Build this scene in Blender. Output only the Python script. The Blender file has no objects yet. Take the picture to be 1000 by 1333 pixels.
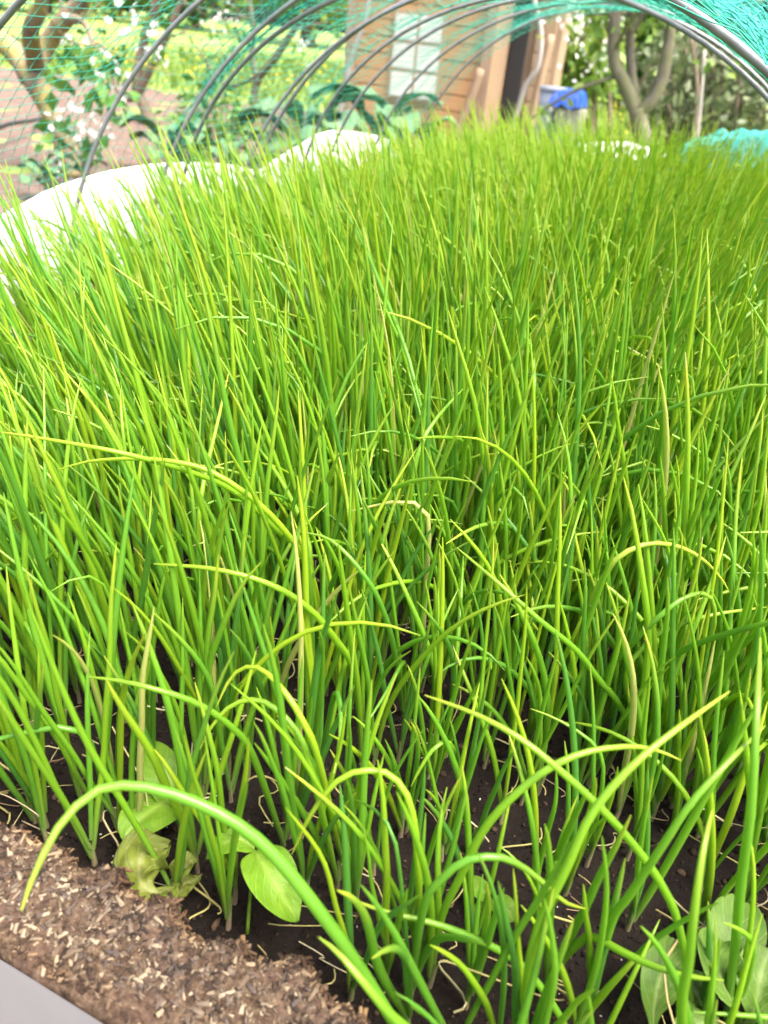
import bpy, math, random
import numpy as np
from mathutils import Matrix, Vector

# ------------------------------------------------------------------ camera
SC = bpy.context.scene
COL = SC.collection
CAM_POS = np.array([0.3658, 0.0, 0.4011])
F_PX, PITCH, YAW, ROLL = 982.18, 0.554, 0.3614, 0.1098
FW = np.array([-math.sin(YAW)*math.cos(PITCH), math.cos(YAW)*math.cos(PITCH), -math.sin(PITCH)])
_r = np.array([math.cos(YAW), math.sin(YAW), 0.0]); _u = np.cross(_r, FW)
RT = math.cos(ROLL)*_r + math.sin(ROLL)*_u
UP = -math.sin(ROLL)*_r + math.cos(ROLL)*_u
cam = bpy.data.cameras.new('camera'); camo = bpy.data.objects.new('camera', cam); COL.objects.link(camo)
camo.matrix_world = Matrix(((RT[0], UP[0], -FW[0], CAM_POS[0]), (RT[1], UP[1], -FW[1], CAM_POS[1]),
                            (RT[2], UP[2], -FW[2], CAM_POS[2]), (0, 0, 0, 1)))
cam.sensor_fit = 'VERTICAL'; cam.sensor_height = 36.0; cam.sensor_width = 27.0
cam.lens = F_PX*36.0/1333.0
cam.clip_start = 0.01; cam.clip_end = 600
cam.dof.use_dof = True; cam.dof.focus_distance = 0.56; cam.dof.aperture_fstop = 8.0
SC.camera = camo

# ------------------------------------------------------------------ light
SUN_EL, SUN_AZ = math.radians(66), math.radians(105)      # azimuth measured from +y towards +x
world = bpy.data.worlds.new('World'); SC.world = world; world.use_nodes = True
wn = world.node_tree.nodes; wl = world.node_tree.links
bg = wn['Background']
sky = wn.new('ShaderNodeTexSky'); sky.sky_type = 'NISHITA'; sky.sun_disc = False
sky.sun_elevation = SUN_EL; sky.sun_rotation = SUN_AZ; sky.air_density = 1.0; sky.dust_density = 7.0; sky.ozone_density = 1.0
wl.new(sky.outputs[0], bg.inputs[0]); bg.inputs[1].default_value = 0.15
sun = bpy.data.lights.new('sun', 'SUN'); sun.energy = 2.5; sun.angle = math.radians(34); sun.color = (1, .94, .84)
suno = bpy.data.objects.new('sun', sun); COL.objects.link(suno)
sd = Vector((math.cos(SUN_EL)*math.sin(SUN_AZ), math.cos(SUN_EL)*math.cos(SUN_AZ), math.sin(SUN_EL)))
suno.rotation_euler = sd.to_track_quat('Z', 'Y').to_euler(); suno.location = (3, 2, 6)
SC.view_settings.view_transform = 'Standard'; SC.view_settings.look = 'None'
SC.view_settings.gamma = 1.0; SC.view_settings.use_curve_mapping = False
SC.view_settings.exposure = 2.12
SC.render.engine = 'CYCLES'
SC.cycles.max_bounces = 10; SC.cycles.transparent_max_bounces = 8
SC.cycles.diffuse_bounces = 7; SC.cycles.transmission_bounces = 6

SOIL = -0.07        # bed soil level (board tops are z = 0)
GROUND = -0.45
rng = np.random.default_rng(11)
random.seed(5)

# ------------------------------------------------------------------ helpers
def ray(u, v):
    return FW + (u-500)/F_PX*RT - (v-666.5)/F_PX*UP
def at_z(u, v, z):
    d = ray(u, v); return CAM_POS + d*((z-CAM_POS[2])/d[2])
def at_y(u, v, y):
    d = ray(u, v); return CAM_POS + d*((y-CAM_POS[1])/d[1])
def project(P):
    d = np.asarray(P)-CAM_POS; z = d@FW
    return 500+F_PX*(d@RT)/z, 666.5-F_PX*(d@UP)/z, z
def unit(a):
    a = np.asarray(a, float); return a/np.maximum(np.linalg.norm(a, axis=-1, keepdims=True), 1e-9)

def vnoise(x, y, seed=0):
    xi = np.floor(x).astype(np.int64); yi = np.floor(y).astype(np.int64); fx = x-xi; fy = y-yi
    fx = fx*fx*(3-2*fx); fy = fy*fy*(3-2*fy)
    def h(a, b):
        n = (a*374761393 + b*668265263 + seed*1442695041) & 0x7fffffff
        n = ((n ^ (n >> 13))*1274126177) & 0x7fffffff
        return ((n ^ (n >> 16)) & 0xffff)/65535.0
    return (h(xi, yi)*(1-fx)+h(xi+1, yi)*fx)*(1-fy)+(h(xi, yi+1)*(1-fx)+h(xi+1, yi+1)*fx)*fy
def fbm(x, y, seed=0, o=4):
    s = 0; a = .5
    for i in range(o):
        s = s+a*(vnoise(x*2**i, y*2**i, seed+i*7)-.5); a *= .55
    return s

def tag(o, label=None, cat=None, group=None, kind=None):
    if label: o['label'] = label
    if cat: o['category'] = cat
    if group: o['group'] = group
    if kind: o['kind'] = kind
    return o
def thing(name, label, cat, loc=(0, 0, 0), group=None):
    o = bpy.data.objects.new(name, None); COL.objects.link(o); o.location = loc; o.empty_display_size = .02
    return tag(o, label, cat, group)
def make_mesh(name, V, F, mat, smooth=True, col=None):
    """V (n,3); F: (m,k) array or list of index lists; col: (n,3) vertex attribute 'lf'"""
    me = bpy.data.meshes.new(name); V = np.asarray(V, np.float32)
    if isinstance(F, np.ndarray):
        m, k = F.shape
        me.vertices.add(len(V)); me.vertices.foreach_set('co', V.ravel())
        me.loops.add(m*k); me.loops.foreach_set('vertex_index', F.astype(np.int32).ravel())
        me.polygons.add(m); me.polygons.foreach_set('loop_start', np.arange(0, m*k, k, dtype=np.int32))
        me.update(calc_edges=True)
    else:
        me.from_pydata(V.tolist(), [], F); me.update()
    if smooth:
        me.polygons.foreach_set('use_smooth', np.ones(len(me.polygons), bool))
    if col is not None:
        a = me.attributes.new('lf', 'FLOAT_COLOR', 'POINT')
        c = np.ones((len(V), 4), np.float32); c[:, :3] = col; a.data.foreach_set('color', c.ravel())
    if mat: me.materials.append(mat)
    return me
def obj(name, me, parent=None, loc=None):
    o = bpy.data.objects.new(name, me); COL.objects.link(o)
    if parent is not None: o.parent = parent
    if loc is not None: o.location = loc
    return o
def rel(V, root):
    return np.asarray(V)-np.array(root.location)

def tubes(C, R, ref, sides=6):
    """C (N,K,3) centre lines, R (N,K) radii, ref (N,3) -> verts, quads, (N*K*sides) index of curve and t"""
    N, K, _ = C.shape
    T = np.empty_like(C); T[:, 1:-1] = C[:, 2:]-C[:, :-2]; T[:, 0] = C[:, 1]-C[:, 0]; T[:, -1] = C[:, -1]-C[:, -2]
    T = unit(T)
    if ref is None:
        d = unit(C[:, -1]-C[:, 0]); ref = np.where(np.abs(d[:, 2:3]) > .8, np.array([[1., 0, 0]]), np.array([[0, 0, 1.]]))
    A = unit(ref[:, None, :]-T*(T*ref[:, None, :]).sum(-1, keepdims=True)); B = np.cross(T, A)
    an = np.arange(sides)*2*np.pi/sides
    V = C[:, :, None, :]+R[:, :, None, None]*(np.cos(an)[None, None, :, None]*A[:, :, None, :]+np.sin(an)[None, None, :, None]*B[:, :, None, :])
    idx = np.arange(N*K*sides).reshape(N, K, sides)
    a = idx[:, :-1, :]; b = np.roll(a, -1, 2); c = np.roll(idx[:, 1:, :], -1, 2); d = idx[:, 1:, :]
    F = np.stack([a, b, c, d], -1).reshape(-1, 4)
    n = np.repeat(np.arange(N), K*sides); t = np.tile(np.repeat(np.linspace(0, 1, K), sides), N)
    return V.reshape(-1, 3), F, n, t
def smooth_curve(P, K):
    P = np.asarray(P, float); n = len(P)
    d = np.concatenate([[0], np.cumsum(np.linalg.norm(np.diff(P, axis=0), axis=1))]); 
    Q = np.vstack([2*P[0]-P[1], P, 2*P[-1]-P[-2]]); out = []
    for s in np.linspace(0, d[-1], K):
        i = min(max(np.searchsorted(d, s, 'right')-1, 0), n-2); t = (s-d[i])/max(d[i+1]-d[i], 1e-9)
        p0, p1, p2, p3 = Q[i], Q[i+1], Q[i+2], Q[i+3]
        out.append(.5*((2*p1)+(-p0+p2)*t+(2*p0-5*p1+4*p2-p3)*t*t+(-p0+3*p1-3*p2+p3)*t**3))
    return np.array(out)
def one_tube(P, r, K=None, sides=8, ref=None):
    C = smooth_curve(P, K or len(P)*3)
    r = np.interp(np.linspace(0, 1, len(C)), np.linspace(0, 1, len(r)), r) if np.ndim(r) else np.full(len(C), r)
    V, F, n, t = tubes(C[None], r[None], None if ref is None else np.array([ref], float), sides)
    caps = [list(range(sides))[::-1], list(range(len(V)-sides, len(V)))]
    return V, F.tolist()+caps
def box(c, s, rot=0):
    c = np.array(c, float); s = np.array(s, float)/2
    V = np.array([[x, y, z] for x in (-1, 1) for y in (-1, 1) for z in (-1, 1)])*s
    if rot:
        k, q = math.cos(rot), math.sin(rot); V = np.stack([V[:, 0]*k-V[:, 1]*q, V[:, 0]*q+V[:, 1]*k, V[:, 2]], -1)
    return V+c, [[0, 1, 3, 2], [4, 6, 7, 5], [0, 4, 5, 1], [2, 3, 7, 6], [0, 2, 6, 4], [1, 5, 7, 3]]
def bevel(o, w, seg=2):
    m = o.modifiers.new('bevel', 'BEVEL'); m.width = w; m.segments = seg; m.limit_method = 'ANGLE'; return o
def grid_faces(nu, nv):
    i = np.arange(nu*nv).reshape(nu, nv)
    return np.stack([i[:-1, :-1], i[1:, :-1], i[1:, 1:], i[:-1, 1:]], -1).reshape(-1, 4)

# ------------------------------------------------------------------ materials
class NT:
    def __init__(s, name):
        s.m = bpy.data.materials.new(name); s.m.use_nodes = True; s.t = s.m.node_tree; s.n = s.t.nodes; s.l = s.t.links
        s.b = s.n['Principled BSDF']; s.out = s.n['Material Output']
    def node(s, typ, **kw):
        n = s.n.new(typ)
        for k, v in kw.items(): setattr(n, k, v)
        return n
    def link(s, a, b): s.l.new(a, b)
    def attr(s):
        a = s.node('ShaderNodeAttribute', attribute_name='lf'); sp = s.node('ShaderNodeSeparateColor'); s.link(a.outputs['Color'], sp.inputs[0]); return sp
    def ramp(s, src, stops):
        r = s.node('ShaderNodeValToRGB'); e = r.color_ramp.elements
        while len(e) < len(stops): e.new(.5)
        for q, (p, c) in zip(e, stops): q.position = p; q.color = (*c, 1)
        s.link(src, r.inputs[0]); return r.outputs[0]
    def noise(s, scale, detail=4, rough=.6, stretch=None, obj=True):
        tc = s.node('ShaderNodeTexCoord'); n = s.node('ShaderNodeTexNoise'); n.inputs['Scale'].default_value = scale
        n.inputs['Detail'].default_value = detail; n.inputs['Roughness'].default_value = rough; src = tc.outputs['Object']
        if stretch:
            mp = s.node('ShaderNodeMapping'); mp.inputs['Scale'].default_value = stretch; s.link(src, mp.inputs[0]); src = mp.outputs[0]
        s.link(src, n.inputs['Vector']); return n.outputs['Fac']
    def mix(s, fac, a, b, mode='MIX'):
        m = s.node('ShaderNodeMix', data_type='RGBA', blend_type=mode)
        for v, i in ((fac, 0), (a, 6), (b, 7)):
            if hasattr(v, 'is_linked'): s.link(v, m.inputs[i])
            else: m.inputs[i].default_value = v if i == 0 else (*v, 1)
        return m.outputs[2]
    def math(s, op, a, b=0.0):
        m = s.node('ShaderNodeMath', operation=op)
        for i, v in enumerate((a, b)):
            if hasattr(v, 'is_linked'): s.link(v, m.inputs[i])
            else: m.inputs[i].default_value = v
        return m.outputs[0]
    def bump(s, h, strength=.4, dist=.002):
        b = s.node('ShaderNodeBump'); b.inputs['Strength'].default_value = strength; b.inputs['Distance'].default_value = dist
        s.link(h, b.inputs['Height']); s.link(b.outputs[0], s.b.inputs['Normal']); return b.outputs[0]
    def color(s, c, rough=.6, spec=.5, metal=0):
        if hasattr(c, 'is_linked'): s.link(c, s.b.inputs['Base Color'])
        else: s.b.inputs['Base Color'].default_value = (*c, 1)
        s.b.inputs['Roughness'].default_value = rough; s.b.inputs['Specular IOR Level'].default_value = spec; s.b.inputs['Metallic'].default_value = metal
        return s
    def translucent(s, c, fac):
        t = s.node('ShaderNodeBsdfTranslucent'); mx = s.node('ShaderNodeMixShader'); mx.inputs[0].default_value = fac
        if hasattr(c, 'is_linked'): s.link(c, t.inputs[0])
        else: t.inputs[0].default_value = (*c, 1)
        s.link(s.b.outputs[0], mx.inputs[1]); s.link(t.outputs[0], mx.inputs[2]); s.link(mx.outputs[0], s.out.inputs[0])

def onion_material():
    k = NT('onion_leaf'); sp = k.attr(); rnd, t, r2 = sp.outputs[0], sp.outputs[1], sp.outputs[2]
    g = k.ramp(rnd, [(0, (.042, .185, .026)), (.36, (.105, .290, .014)), (.7, (.195, .370, .010)), (.93, (.310, .430, .012)), (1, (.50, .47, .15))])
    tipf = k.ramp(k.math('MULTIPLY', t, k.math('ADD', .72, k.math('MULTIPLY', r2, .32))), [(0, (0, 0, 0)), (.70, (0, 0, 0)), (.90, (.35,)*3), (.98, (.85,)*3)])
    g = k.mix(tipf, g, (.50, .50, .05))
    dry = k.ramp(k.math('MULTIPLY', t, r2), [(0, (0, 0, 0)), (.955, (0, 0, 0)), (.97, (1, 1, 1))])
    g = k.mix(dry, g, (.55, .46, .24))
    basef = k.ramp(t, [(0, (.8,)*3), (.10, (.25,)*3), (.26, (0, 0, 0))])
    g = k.mix(basef, g, (.20, .30, .10))
    n = k.noise(700, 3, .6, (1, 1, .12)); n2 = k.noise(38, 3)
    g = k.mix(k.math('MULTIPLY', n, .45), g, k.mix(.5, g, (.30, .46, .10)))
    g = k.mix(k.math('MULTIPLY', n2, .25), g, k.mix(.5, g, (.03, .14, .01)))
    k.color(g, .31, .55); k.bump(n, .35, .0006)
    k.translucent(k.mix(.65, g, (.36, .61, .006)), .48)
    return k.m
M = {}
M['onion'] = onion_material()
def stem_material():
    k = NT('onion_stem'); sp = k.attr(); t = sp.outputs[1]
    c = k.ramp(t, [(0, (.30, .25, .17)), (.25, (.26, .21, .14)), (.55, (.20, .25, .09)), (1, (.11, .24, .03))])
    n = k.noise(900, 3, .6, (1, 1, .15)); c = k.mix(k.math('MULTIPLY', n, .6), c, (.26, .14, .12))
    k.color(c, .45); k.translucent(c, .15); return k.m
M['stem'] = stem_material()
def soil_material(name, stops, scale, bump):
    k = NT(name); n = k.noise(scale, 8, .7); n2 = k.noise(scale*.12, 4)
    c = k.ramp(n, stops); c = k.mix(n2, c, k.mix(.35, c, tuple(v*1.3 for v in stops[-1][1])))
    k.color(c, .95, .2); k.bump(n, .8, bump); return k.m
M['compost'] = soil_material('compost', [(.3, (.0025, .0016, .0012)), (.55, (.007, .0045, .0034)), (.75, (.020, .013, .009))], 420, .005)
M['garden_soil'] = soil_material('garden_soil', [(.3, (.07, .046, .036)), (.55, (.125, .088, .070)), (.75, (.19, .14, .115))], 14, .05)
def rnd_material(name, stops, rough=.8, spec=.3, trans=None, nz=None):
    k = NT(name); sp = k.attr(); c = k.ramp(sp.outputs[0], stops)
    if nz:
        n = k.noise(nz, 4); c = k.mix(k.math('MULTIPLY', n, .5), c, k.mix(.5, c, tuple(v*.3 for v in stops[0][1]))); k.bump(n, .5, .002)
    k.color(c, rough, spec)
    if trans: k.translucent(c, trans)
    return k.m
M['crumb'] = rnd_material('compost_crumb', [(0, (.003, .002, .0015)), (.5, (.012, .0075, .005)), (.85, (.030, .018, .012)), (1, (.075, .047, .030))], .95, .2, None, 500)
M['perlite'] = NT('perlite').color((.36, .34, .31), .8).m
M['dry'] = rnd_material('dry_leaf', [(0, (.34, .27, .12)), (.5, (.30, .28, .09)), (.8, (.42, .37, .24)), (1, (.20, .12, .06))], .7, .3, .25)
def chip_material(name, stops):
    k = NT(name); sp = k.attr(); c = k.ramp(sp.outputs[0], stops); n = k.noise(420, 5, .7); n2 = k.noise(900, 2)
    o = k.ramp(sp.outputs[0], [(0, (.022, .010, .005)), (.5, (.090, .045, .018)), (1, (.23, .145, .068))])
    c = k.mix(sp.outputs[1], c, o); c = k.mix(k.math('MULTIPLY', n, .7), c, k.mix(.75, c, (.02, .012, .009))); k.color(c, .85, .25); k.bump(n2, .6, .001); return k.m
M['chip'] = chip_material('wood_chip', [(0, (.014, .009, .006)), (.2, (.042, .026, .016)), (.42, (.105, .076, .049)), (.60, (.058, .044, .040)), (.84, (.165, .128, .085)), (1, (.27, .215, .145))])
def chip_core():
    k = NT('chipboard'); n = k.noise(190, 6, .75); n2 = k.noise(26, 4)
    c = k.ramp(n, [(.34, (.008, .004, .003)), (.46, (.045, .026, .015)), (.58, (.095, .064, .040)), (.70, (.20, .15, .10))])
    c = k.mix(k.ramp(n2, [(.45, (0, 0, 0)), (.65, (.6,)*3)]), c, (.10, .06, .045)); k.color(c, .92, .2); k.bump(n, 1, .003); return k.m
M['chipboard'] = chip_core()
def laminate():
    k = NT('white_laminate'); n = k.noise(9, 5); s = k.noise(320, 2)
    c = k.ramp(n, [(.3, (.25, .25, .255)), (.7, (.29, .29, .295))])
    c = k.mix(k.ramp(s, [(.70, (0, 0, 0)), (.74, (.6,)*3)]), c, (.22, .20, .19)); k.color(c, .4, .4); return k.m
M['laminate'] = laminate()
def old_wood(name, a, b, stretch=(30, 1, 30), scale=3):
    k = NT(name); n = k.noise(scale, 8, .7, stretch); c = k.ramp(n, [(.3, a), (.7, b)])
    n2 = k.noise(5, 4); c = k.mix(k.math('MULTIPLY', n2, .5), c, tuple(v*.5 for v in a)); k.color(c, .8, .25); k.bump(n, .4, .003); return k.m
M['board'] = old_wood('weathered_board', (.20, .16, .12), (.36, .31, .25), (40, 1.5, 40))
def panel_mat():
    k = NT('white_sheet'); n = k.noise(7, 5); c = k.ramp(n, [(.3, (.66, .655, .64)), (.7, (.74, .74, .73))]); k.color(c, .5, .4); return k.m
M['panel'] = panel_mat()
def hoop_mat():
    k = NT('grey_tube'); n = k.noise(30, 5); c = k.ramp(n, [(.3, (.135, .14, .145)), (.7, (.24, .245, .25))]); k.color(c, .34, .5, .15); k.bump(k.noise(500, 2), .1, .0005); return k.m
M['hoop'] = hoop_mat()
k = NT('green_net'); k.color((.030, .36, .26), .45, .4); k.translucent((.05, .50, .38), .3); M['net'] = k.m
k = NT('teal_net'); k.color((.07, .46, .41), .5, .4); k.translucent((.12, .58, .52), .4); M['teal'] = k.m
k = NT('white_fleece'); k.color((.78, .79, .79), .9, .1); k.translucent((.8, .8, .8), .35); M['fleece'] = k.m
def bark(name, a, b, moss=None):
    k = NT(name); n = k.noise(16, 8, .7, (1, 1, .35)); c = k.ramp(n, [(.32, a), (.68, b)])
    if moss:
        n2 = k.noise(5, 5); c = k.mix(k.ramp(n2, [(.45, (0, 0, 0)), (.62, (.85,)*3)]), c, moss)
    k.color(c, .9, .2); k.bump(n, .8, .02); return k.m
M['bark_moss'] = bark('mossy_bark', (.13, .10, .07), (.27, .22, .15), (.24, .22, .06))
M['bark_grey'] = bark('grey_bark', (.07, .058, .045), (.19, .165, .135), (.12, .125, .06))
M['bark_dark'] = bark('dark_bark', (.09, .07, .05), (.22, .175, .13))
M['leaf_bright'] = rnd_material('spring_leaf', [(0, (.08, .17, .03)), (.5, (.16, .28, .04)), (1, (.30, .38, .06))], .5, .4, .4)
M['leaf_mid'] = rnd_material('garden_leaf', [(0, (.035, .11, .02)), (.5, (.07, .19, .03)), (1, (.15, .27, .05))], .5, .4, .35)
M['leaf_dark'] = rnd_material('thicket_leaf', [(0, (.06, .085, .04)), (.5, (.11, .15, .065)), (1, (.22, .25, .12))], .5, .4, .3)
M['petal'] = rnd_material('blossom_petal', [(0, (.80, .76, .72)), (1, (.86, .85, .82))], .7, .2, .35)
k = NT('kale_leaf'); sp = k.attr(); n = k.noise(30, 5)
c = k.ramp(n, [(.3, (.065, .15, .065)), (.7, (.14, .25, .125))]); c = k.mix(k.math('MULTIPLY', sp.outputs[1], .45), c, (.28, .36, .20)); k.color(c, .6, .3); k.translucent(c, .3); M['kale'] = k.m
def broad_leaf(name, a, b, vein):
    k = NT(name); sp = k.attr(); n = k.noise(210, 5); n2 = k.noise(60, 4)
    c = k.ramp(n2, [(.3, a), (.7, b)])
    lat = k.math('SINE', k.math('MULTIPLY', k.math('SUBTRACT', k.math('MULTIPLY', sp.outputs[2], 7.0), k.math('MULTIPLY', sp.outputs[0], 2.4)), 6.283))
    latv = k.ramp(k.math('ADD', lat, k.math('MULTIPLY', n, .12)), [(0, (0, 0, 0)), (.90, (0, 0, 0)), (1, (.55,)*3)])
    veins = k.math('MAXIMUM', k.math('MULTIPLY', sp.outputs[1], .8), latv)
    c = k.mix(veins, c, vein)
    c = k.mix(k.ramp(n, [(.56, (0, 0, 0)), (.75, (.5,)*3)]), c, tuple(v*.55 for v in a))
    h = k.math('SUBTRACT', k.math('MULTIPLY', n, .6), veins); k.color(c, .5, .25); k.bump(h, .8, .0012); k.translucent(k.mix(.5, c, (.30, .46, .02)), .35); return k.m
M['lettuce'] = broad_leaf('lettuce_leaf', (.060, .135, .016), (.105, .19, .028), (.21, .29, .09))
M['seedling'] = broad_leaf('seedling_leaf', (.08, .19, .010), (.14, .26, .016), (.21, .32, .05))
M['crumple'] = broad_leaf('yellowing_leaf', (.095, .13, .012), (.15, .18, .030), (.24, .25, .09))
M['orange_wood'] = old_wood('orange_plank', (.47, .255, .11), (.60, .37, .185), (2, 14, 40), 2)
M['brown_wood'] = old_wood('brown_plank', (.30, .20, .125), (.44, .32, .22), (20, 20, 2), 2)
M['dark'] = NT('gap_shade').color((.02, .02, .022), .8).m
M['frame'] = NT('pale_window_frame').color((.36, .25, .15), .6).m
k = NT('window_pane'); n = k.noise(3, 3); k.color(k.ramp(n, [(.3, (.55, .55, .50)), (.7, (.70, .69, .62))]), .12, .6); M['pane'] = k.m
M['pole'] = old_wood('pale_pole', (.30, .27, .25), (.44, .40, .37), (8, 8, 1), 4)
k = NT('blue_plastic'); k.color((.02, .09, .50), .4, .5); k.bump(k.noise(8, 4), .5, .03); M['blue'] = k.m
M['greyplastic'] = NT('grey_plastic').color((.30, .32, .36), .55).m
M['black'] = NT('black_pipe').color((.015, .015, .016), .5).m
M['roof'] = old_wood('roof_felt', (.10, .09, .085), (.16, .15, .14))
def meadow_mat():
    k = NT('meadow'); n = k.noise(1.1, 6, .65); n2 = k.noise(9, 6, .7)
    c = k.ramp(n, [(.3, (.12, .20, .04)), (.5, (.20, .28, .06)), (.7, (.30, .34, .10))]); c = k.mix(k.math('MULTIPLY', n2, .55), c, (.10, .15, .05))
    k.color(c, .9, .15); k.bump(n2, .8, .06); return k.m
M['meadow'] = meadow_mat()
M['blade'] = rnd_material('meadow_blade', [(0, (.10, .19, .03)), (.5, (.19, .29, .05)), (1, (.33, .38, .10))], .6, .3, .4)
M['yellow'] = NT('yellow_petal').color((.75, .62, .05), .6).m

# ------------------------------------------------------------------ ground
def sheet(name, x0, x1, y0, y1, nx, ny, zf, mat):
    X, Y = np.meshgrid(np.linspace(x0, x1, nx), np.linspace(y0, y1, ny), indexing='ij')
    Z = zf(X, Y); me = make_mesh(name, np.stack([X, Y, Z], -1).reshape(-1, 3), grid_faces(nx, ny), mat)
    return tag(obj(name, me), kind='structure')
def ground_z(X, Y):
    r = np.hypot(X, Y); return GROUND + .25*fbm(X*.12, Y*.12, 3)*np.clip((r-14)/20, 0, 1) + np.clip((r-30)/70, 0, 1)*1.2
sheet('meadow', -110, 90, -8, 140, 160, 160, ground_z, M['meadow'])
sheet('garden_soil', -13.5, -.75, 1.0, 10.4, 320, 280, lambda X, Y: GROUND+.02+.11*fbm(X*2.2, Y*2.2, 5, 5)+.04*fbm(X*14, Y*14, 8, 3)
      - .12*np.clip((np.abs(X+7.1+.3*np.sin(Y*2))-5.9)/.5, 0, 1) - .12*np.clip((Y-9.4+.3*np.sin(X*1.7))/.6, 0, 1), M['garden_soil'])
sheet('unseen_bounce_ground', -6, 6, -5, .10, 40, 40, lambda X, Y: GROUND+.012+.02*fbm(X*3, Y*3, 15, 4), M['garden_soil'])  # soil sheet added out of view to keep green bounce off the laminate
def soil_z(X, Y):
    return SOIL+.022*fbm(X*9, Y*9, 1, 3)+.012*fbm(X*60, Y*60, 2, 3)+.006*fbm(X*190, Y*190, 4, 2)
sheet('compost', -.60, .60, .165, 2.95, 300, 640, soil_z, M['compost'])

# ------------------------------------------------------------------ raised bed
bed = thing('raised_bed', 'wooden raised bed with a crumbling brown chipboard front edge, filled with dark compost', 'raised bed', (0, .15, 0))
nx, nv = 620, 64
X = np.linspace(-.62, .62, nx)
back = .180+.006*fbm(X*30, X*0, 31, 4)*2+.011*np.maximum(-.25, fbm(X*62, X*0+3, 32, 4)*3)+.003*(vnoise(X*230, X*0, 9)-.5)
front = .1225+.003*fbm(X*26, X*0, 33, 4)*2
secs = []
for j in range(nv):
    s = j/(nv-1)
    if s < .12: y = front+.001; z = -.14+(s/.12)*.134+0*X; n = np.zeros((nx, 3)); k_ = .0
    elif s < .82:
        q = (s-.12)/.70; y = front+(back-front)*q; z = .004-.010*np.abs(q*2-1)**5+0*X; k_ = 1
    else:
        q = (s-.82)/.18; y = back+0*X; z = -.004-.13*q+0*X; k_ = 2
    if k_ == 1: z = z+.0045*fbm(X*48, y*48, 21, 4)*1.6+.0035*fbm(X*420, y*420, 26, 2)+.008*np.exp(-((q-.88)/.08)**2)*vnoise(X*85, X*0, 36)*vnoise(X*22, X*0, 37)-.008*np.clip((q-.86)/.14, 0, 1)*vnoise(X*140, X*0, 35)+.0065*fbm(X*210, y*210, 22, 3)
    if k_ == 2: y = y+.008*fbm(X*60, z*60+5, 23, 3)*1.4
    secs.append(np.stack([X, y+0*X, z], -1))
V = np.stack(secs, 1).reshape(-1, 3)
front_board = obj('chipboard_edge', make_mesh('chipboard_edge', V-np.array([0, .15, 0]), grid_faces(nx, nv), M['chipboard']), bed)
def chips(n, yf, spread, q0=.07, q1=1.0, big=1.0):
    x = rng.uniform(-.32, .5, n); q = q0+(q1-q0)*rng.random(n)**yf
    b = np.interp(x, X, back); f = np.interp(x, X, front); y = f+(b-f)*(q*spread+(1-spread)*.5)
    z = .0040-.010*np.abs(q*2-1)**5+.0045*fbm(x*48, y*48, 21, 4)*1.6+.005*fbm(x*210, y*210, 22, 3)+.008*np.exp(-((q-.88)/.08)**2)*vnoise(x*85, x*0, 36)*vnoise(x*22, x*0, 37)+rng.uniform(-.0008, .0006, n)-np.clip(q-1, 0, 1)*.10
    L = big*np.minimum(rng.gamma(1.7, .00075, n)+.0004, .0042); Wd = np.minimum(L*rng.uniform(.22, .8, n), .0015); th = np.minimum(L*.2, .0005)
    az = rng.uniform(0, 2*np.pi, n); e = rng.normal(0, .20, n)*big; ro = rng.normal(0, .38, n)*big
    a = np.stack([np.cos(az)*np.cos(e), np.sin(az)*np.cos(e), np.sin(e)], -1)
    s = unit(np.cross(a, [0, 0, 1.])); up = np.cross(s, a)
    s2 = s*np.cos(ro)[:, None]+up*np.sin(ro)[:, None]; u2 = np.cross(s2, a)
    c = np.stack([x, y, z], -1)
    sg = np.array([[-1, -1, -1], [-1, 1, -1], [1, .6, -1], [1, -.5, -1], [-.8, -.7, 1], [-.9, .8, 1], [.8, .4, 1], [.9, -.4, 1]])
    V = c[:, None]+a[:, None]*(sg[None, :, :1]*L[:, None, None])+s2[:, None]*(sg[None, :, 1:2]*Wd[:, None, None])+u2[:, None]*(sg[None, :, 2:]*th[:, None, None])
    fq = np.array([[0, 3, 2, 1], [4, 5, 6, 7], [0, 1, 5, 4], [1, 2, 6, 5], [2, 3, 7, 6], [3, 0, 4, 7]])
    F = (np.arange(n)[:, None, None]*8+fq[None]).reshape(-1, 4)
    tone = np.clip(1.05*rng.random(n)**1.25-.06+.9*fbm(x*26, y*70, 61, 4)+.28*(rng.random(n)-.5)*(rng.random(n) < .35), 0, 1)
    edge = np.clip(np.maximum((q-.78)/.2, (.26-q)/.22), 0, 1)*np.clip(rng.normal(.9, .3, n), 0, 1)
    col = np.repeat(np.stack([tone, edge, rng.random(n)], -1), 8, 0); return V.reshape(-1, 3), F, col
V, F, col = chips(13000, 1.0, 1.0); V2, F2, col2 = chips(1500, 1.0, 1.0, .90, 1.16, 1.5); F = np.concatenate([F, F2+len(V)]); V = np.concatenate([V, V2]); col = np.concatenate([col, col2])
tag(obj('wood_chips', make_mesh('wood_chips', V-np.array([0, .15, 0]), F, M['chip'], False, col), front_board), kind='stuff')
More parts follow.
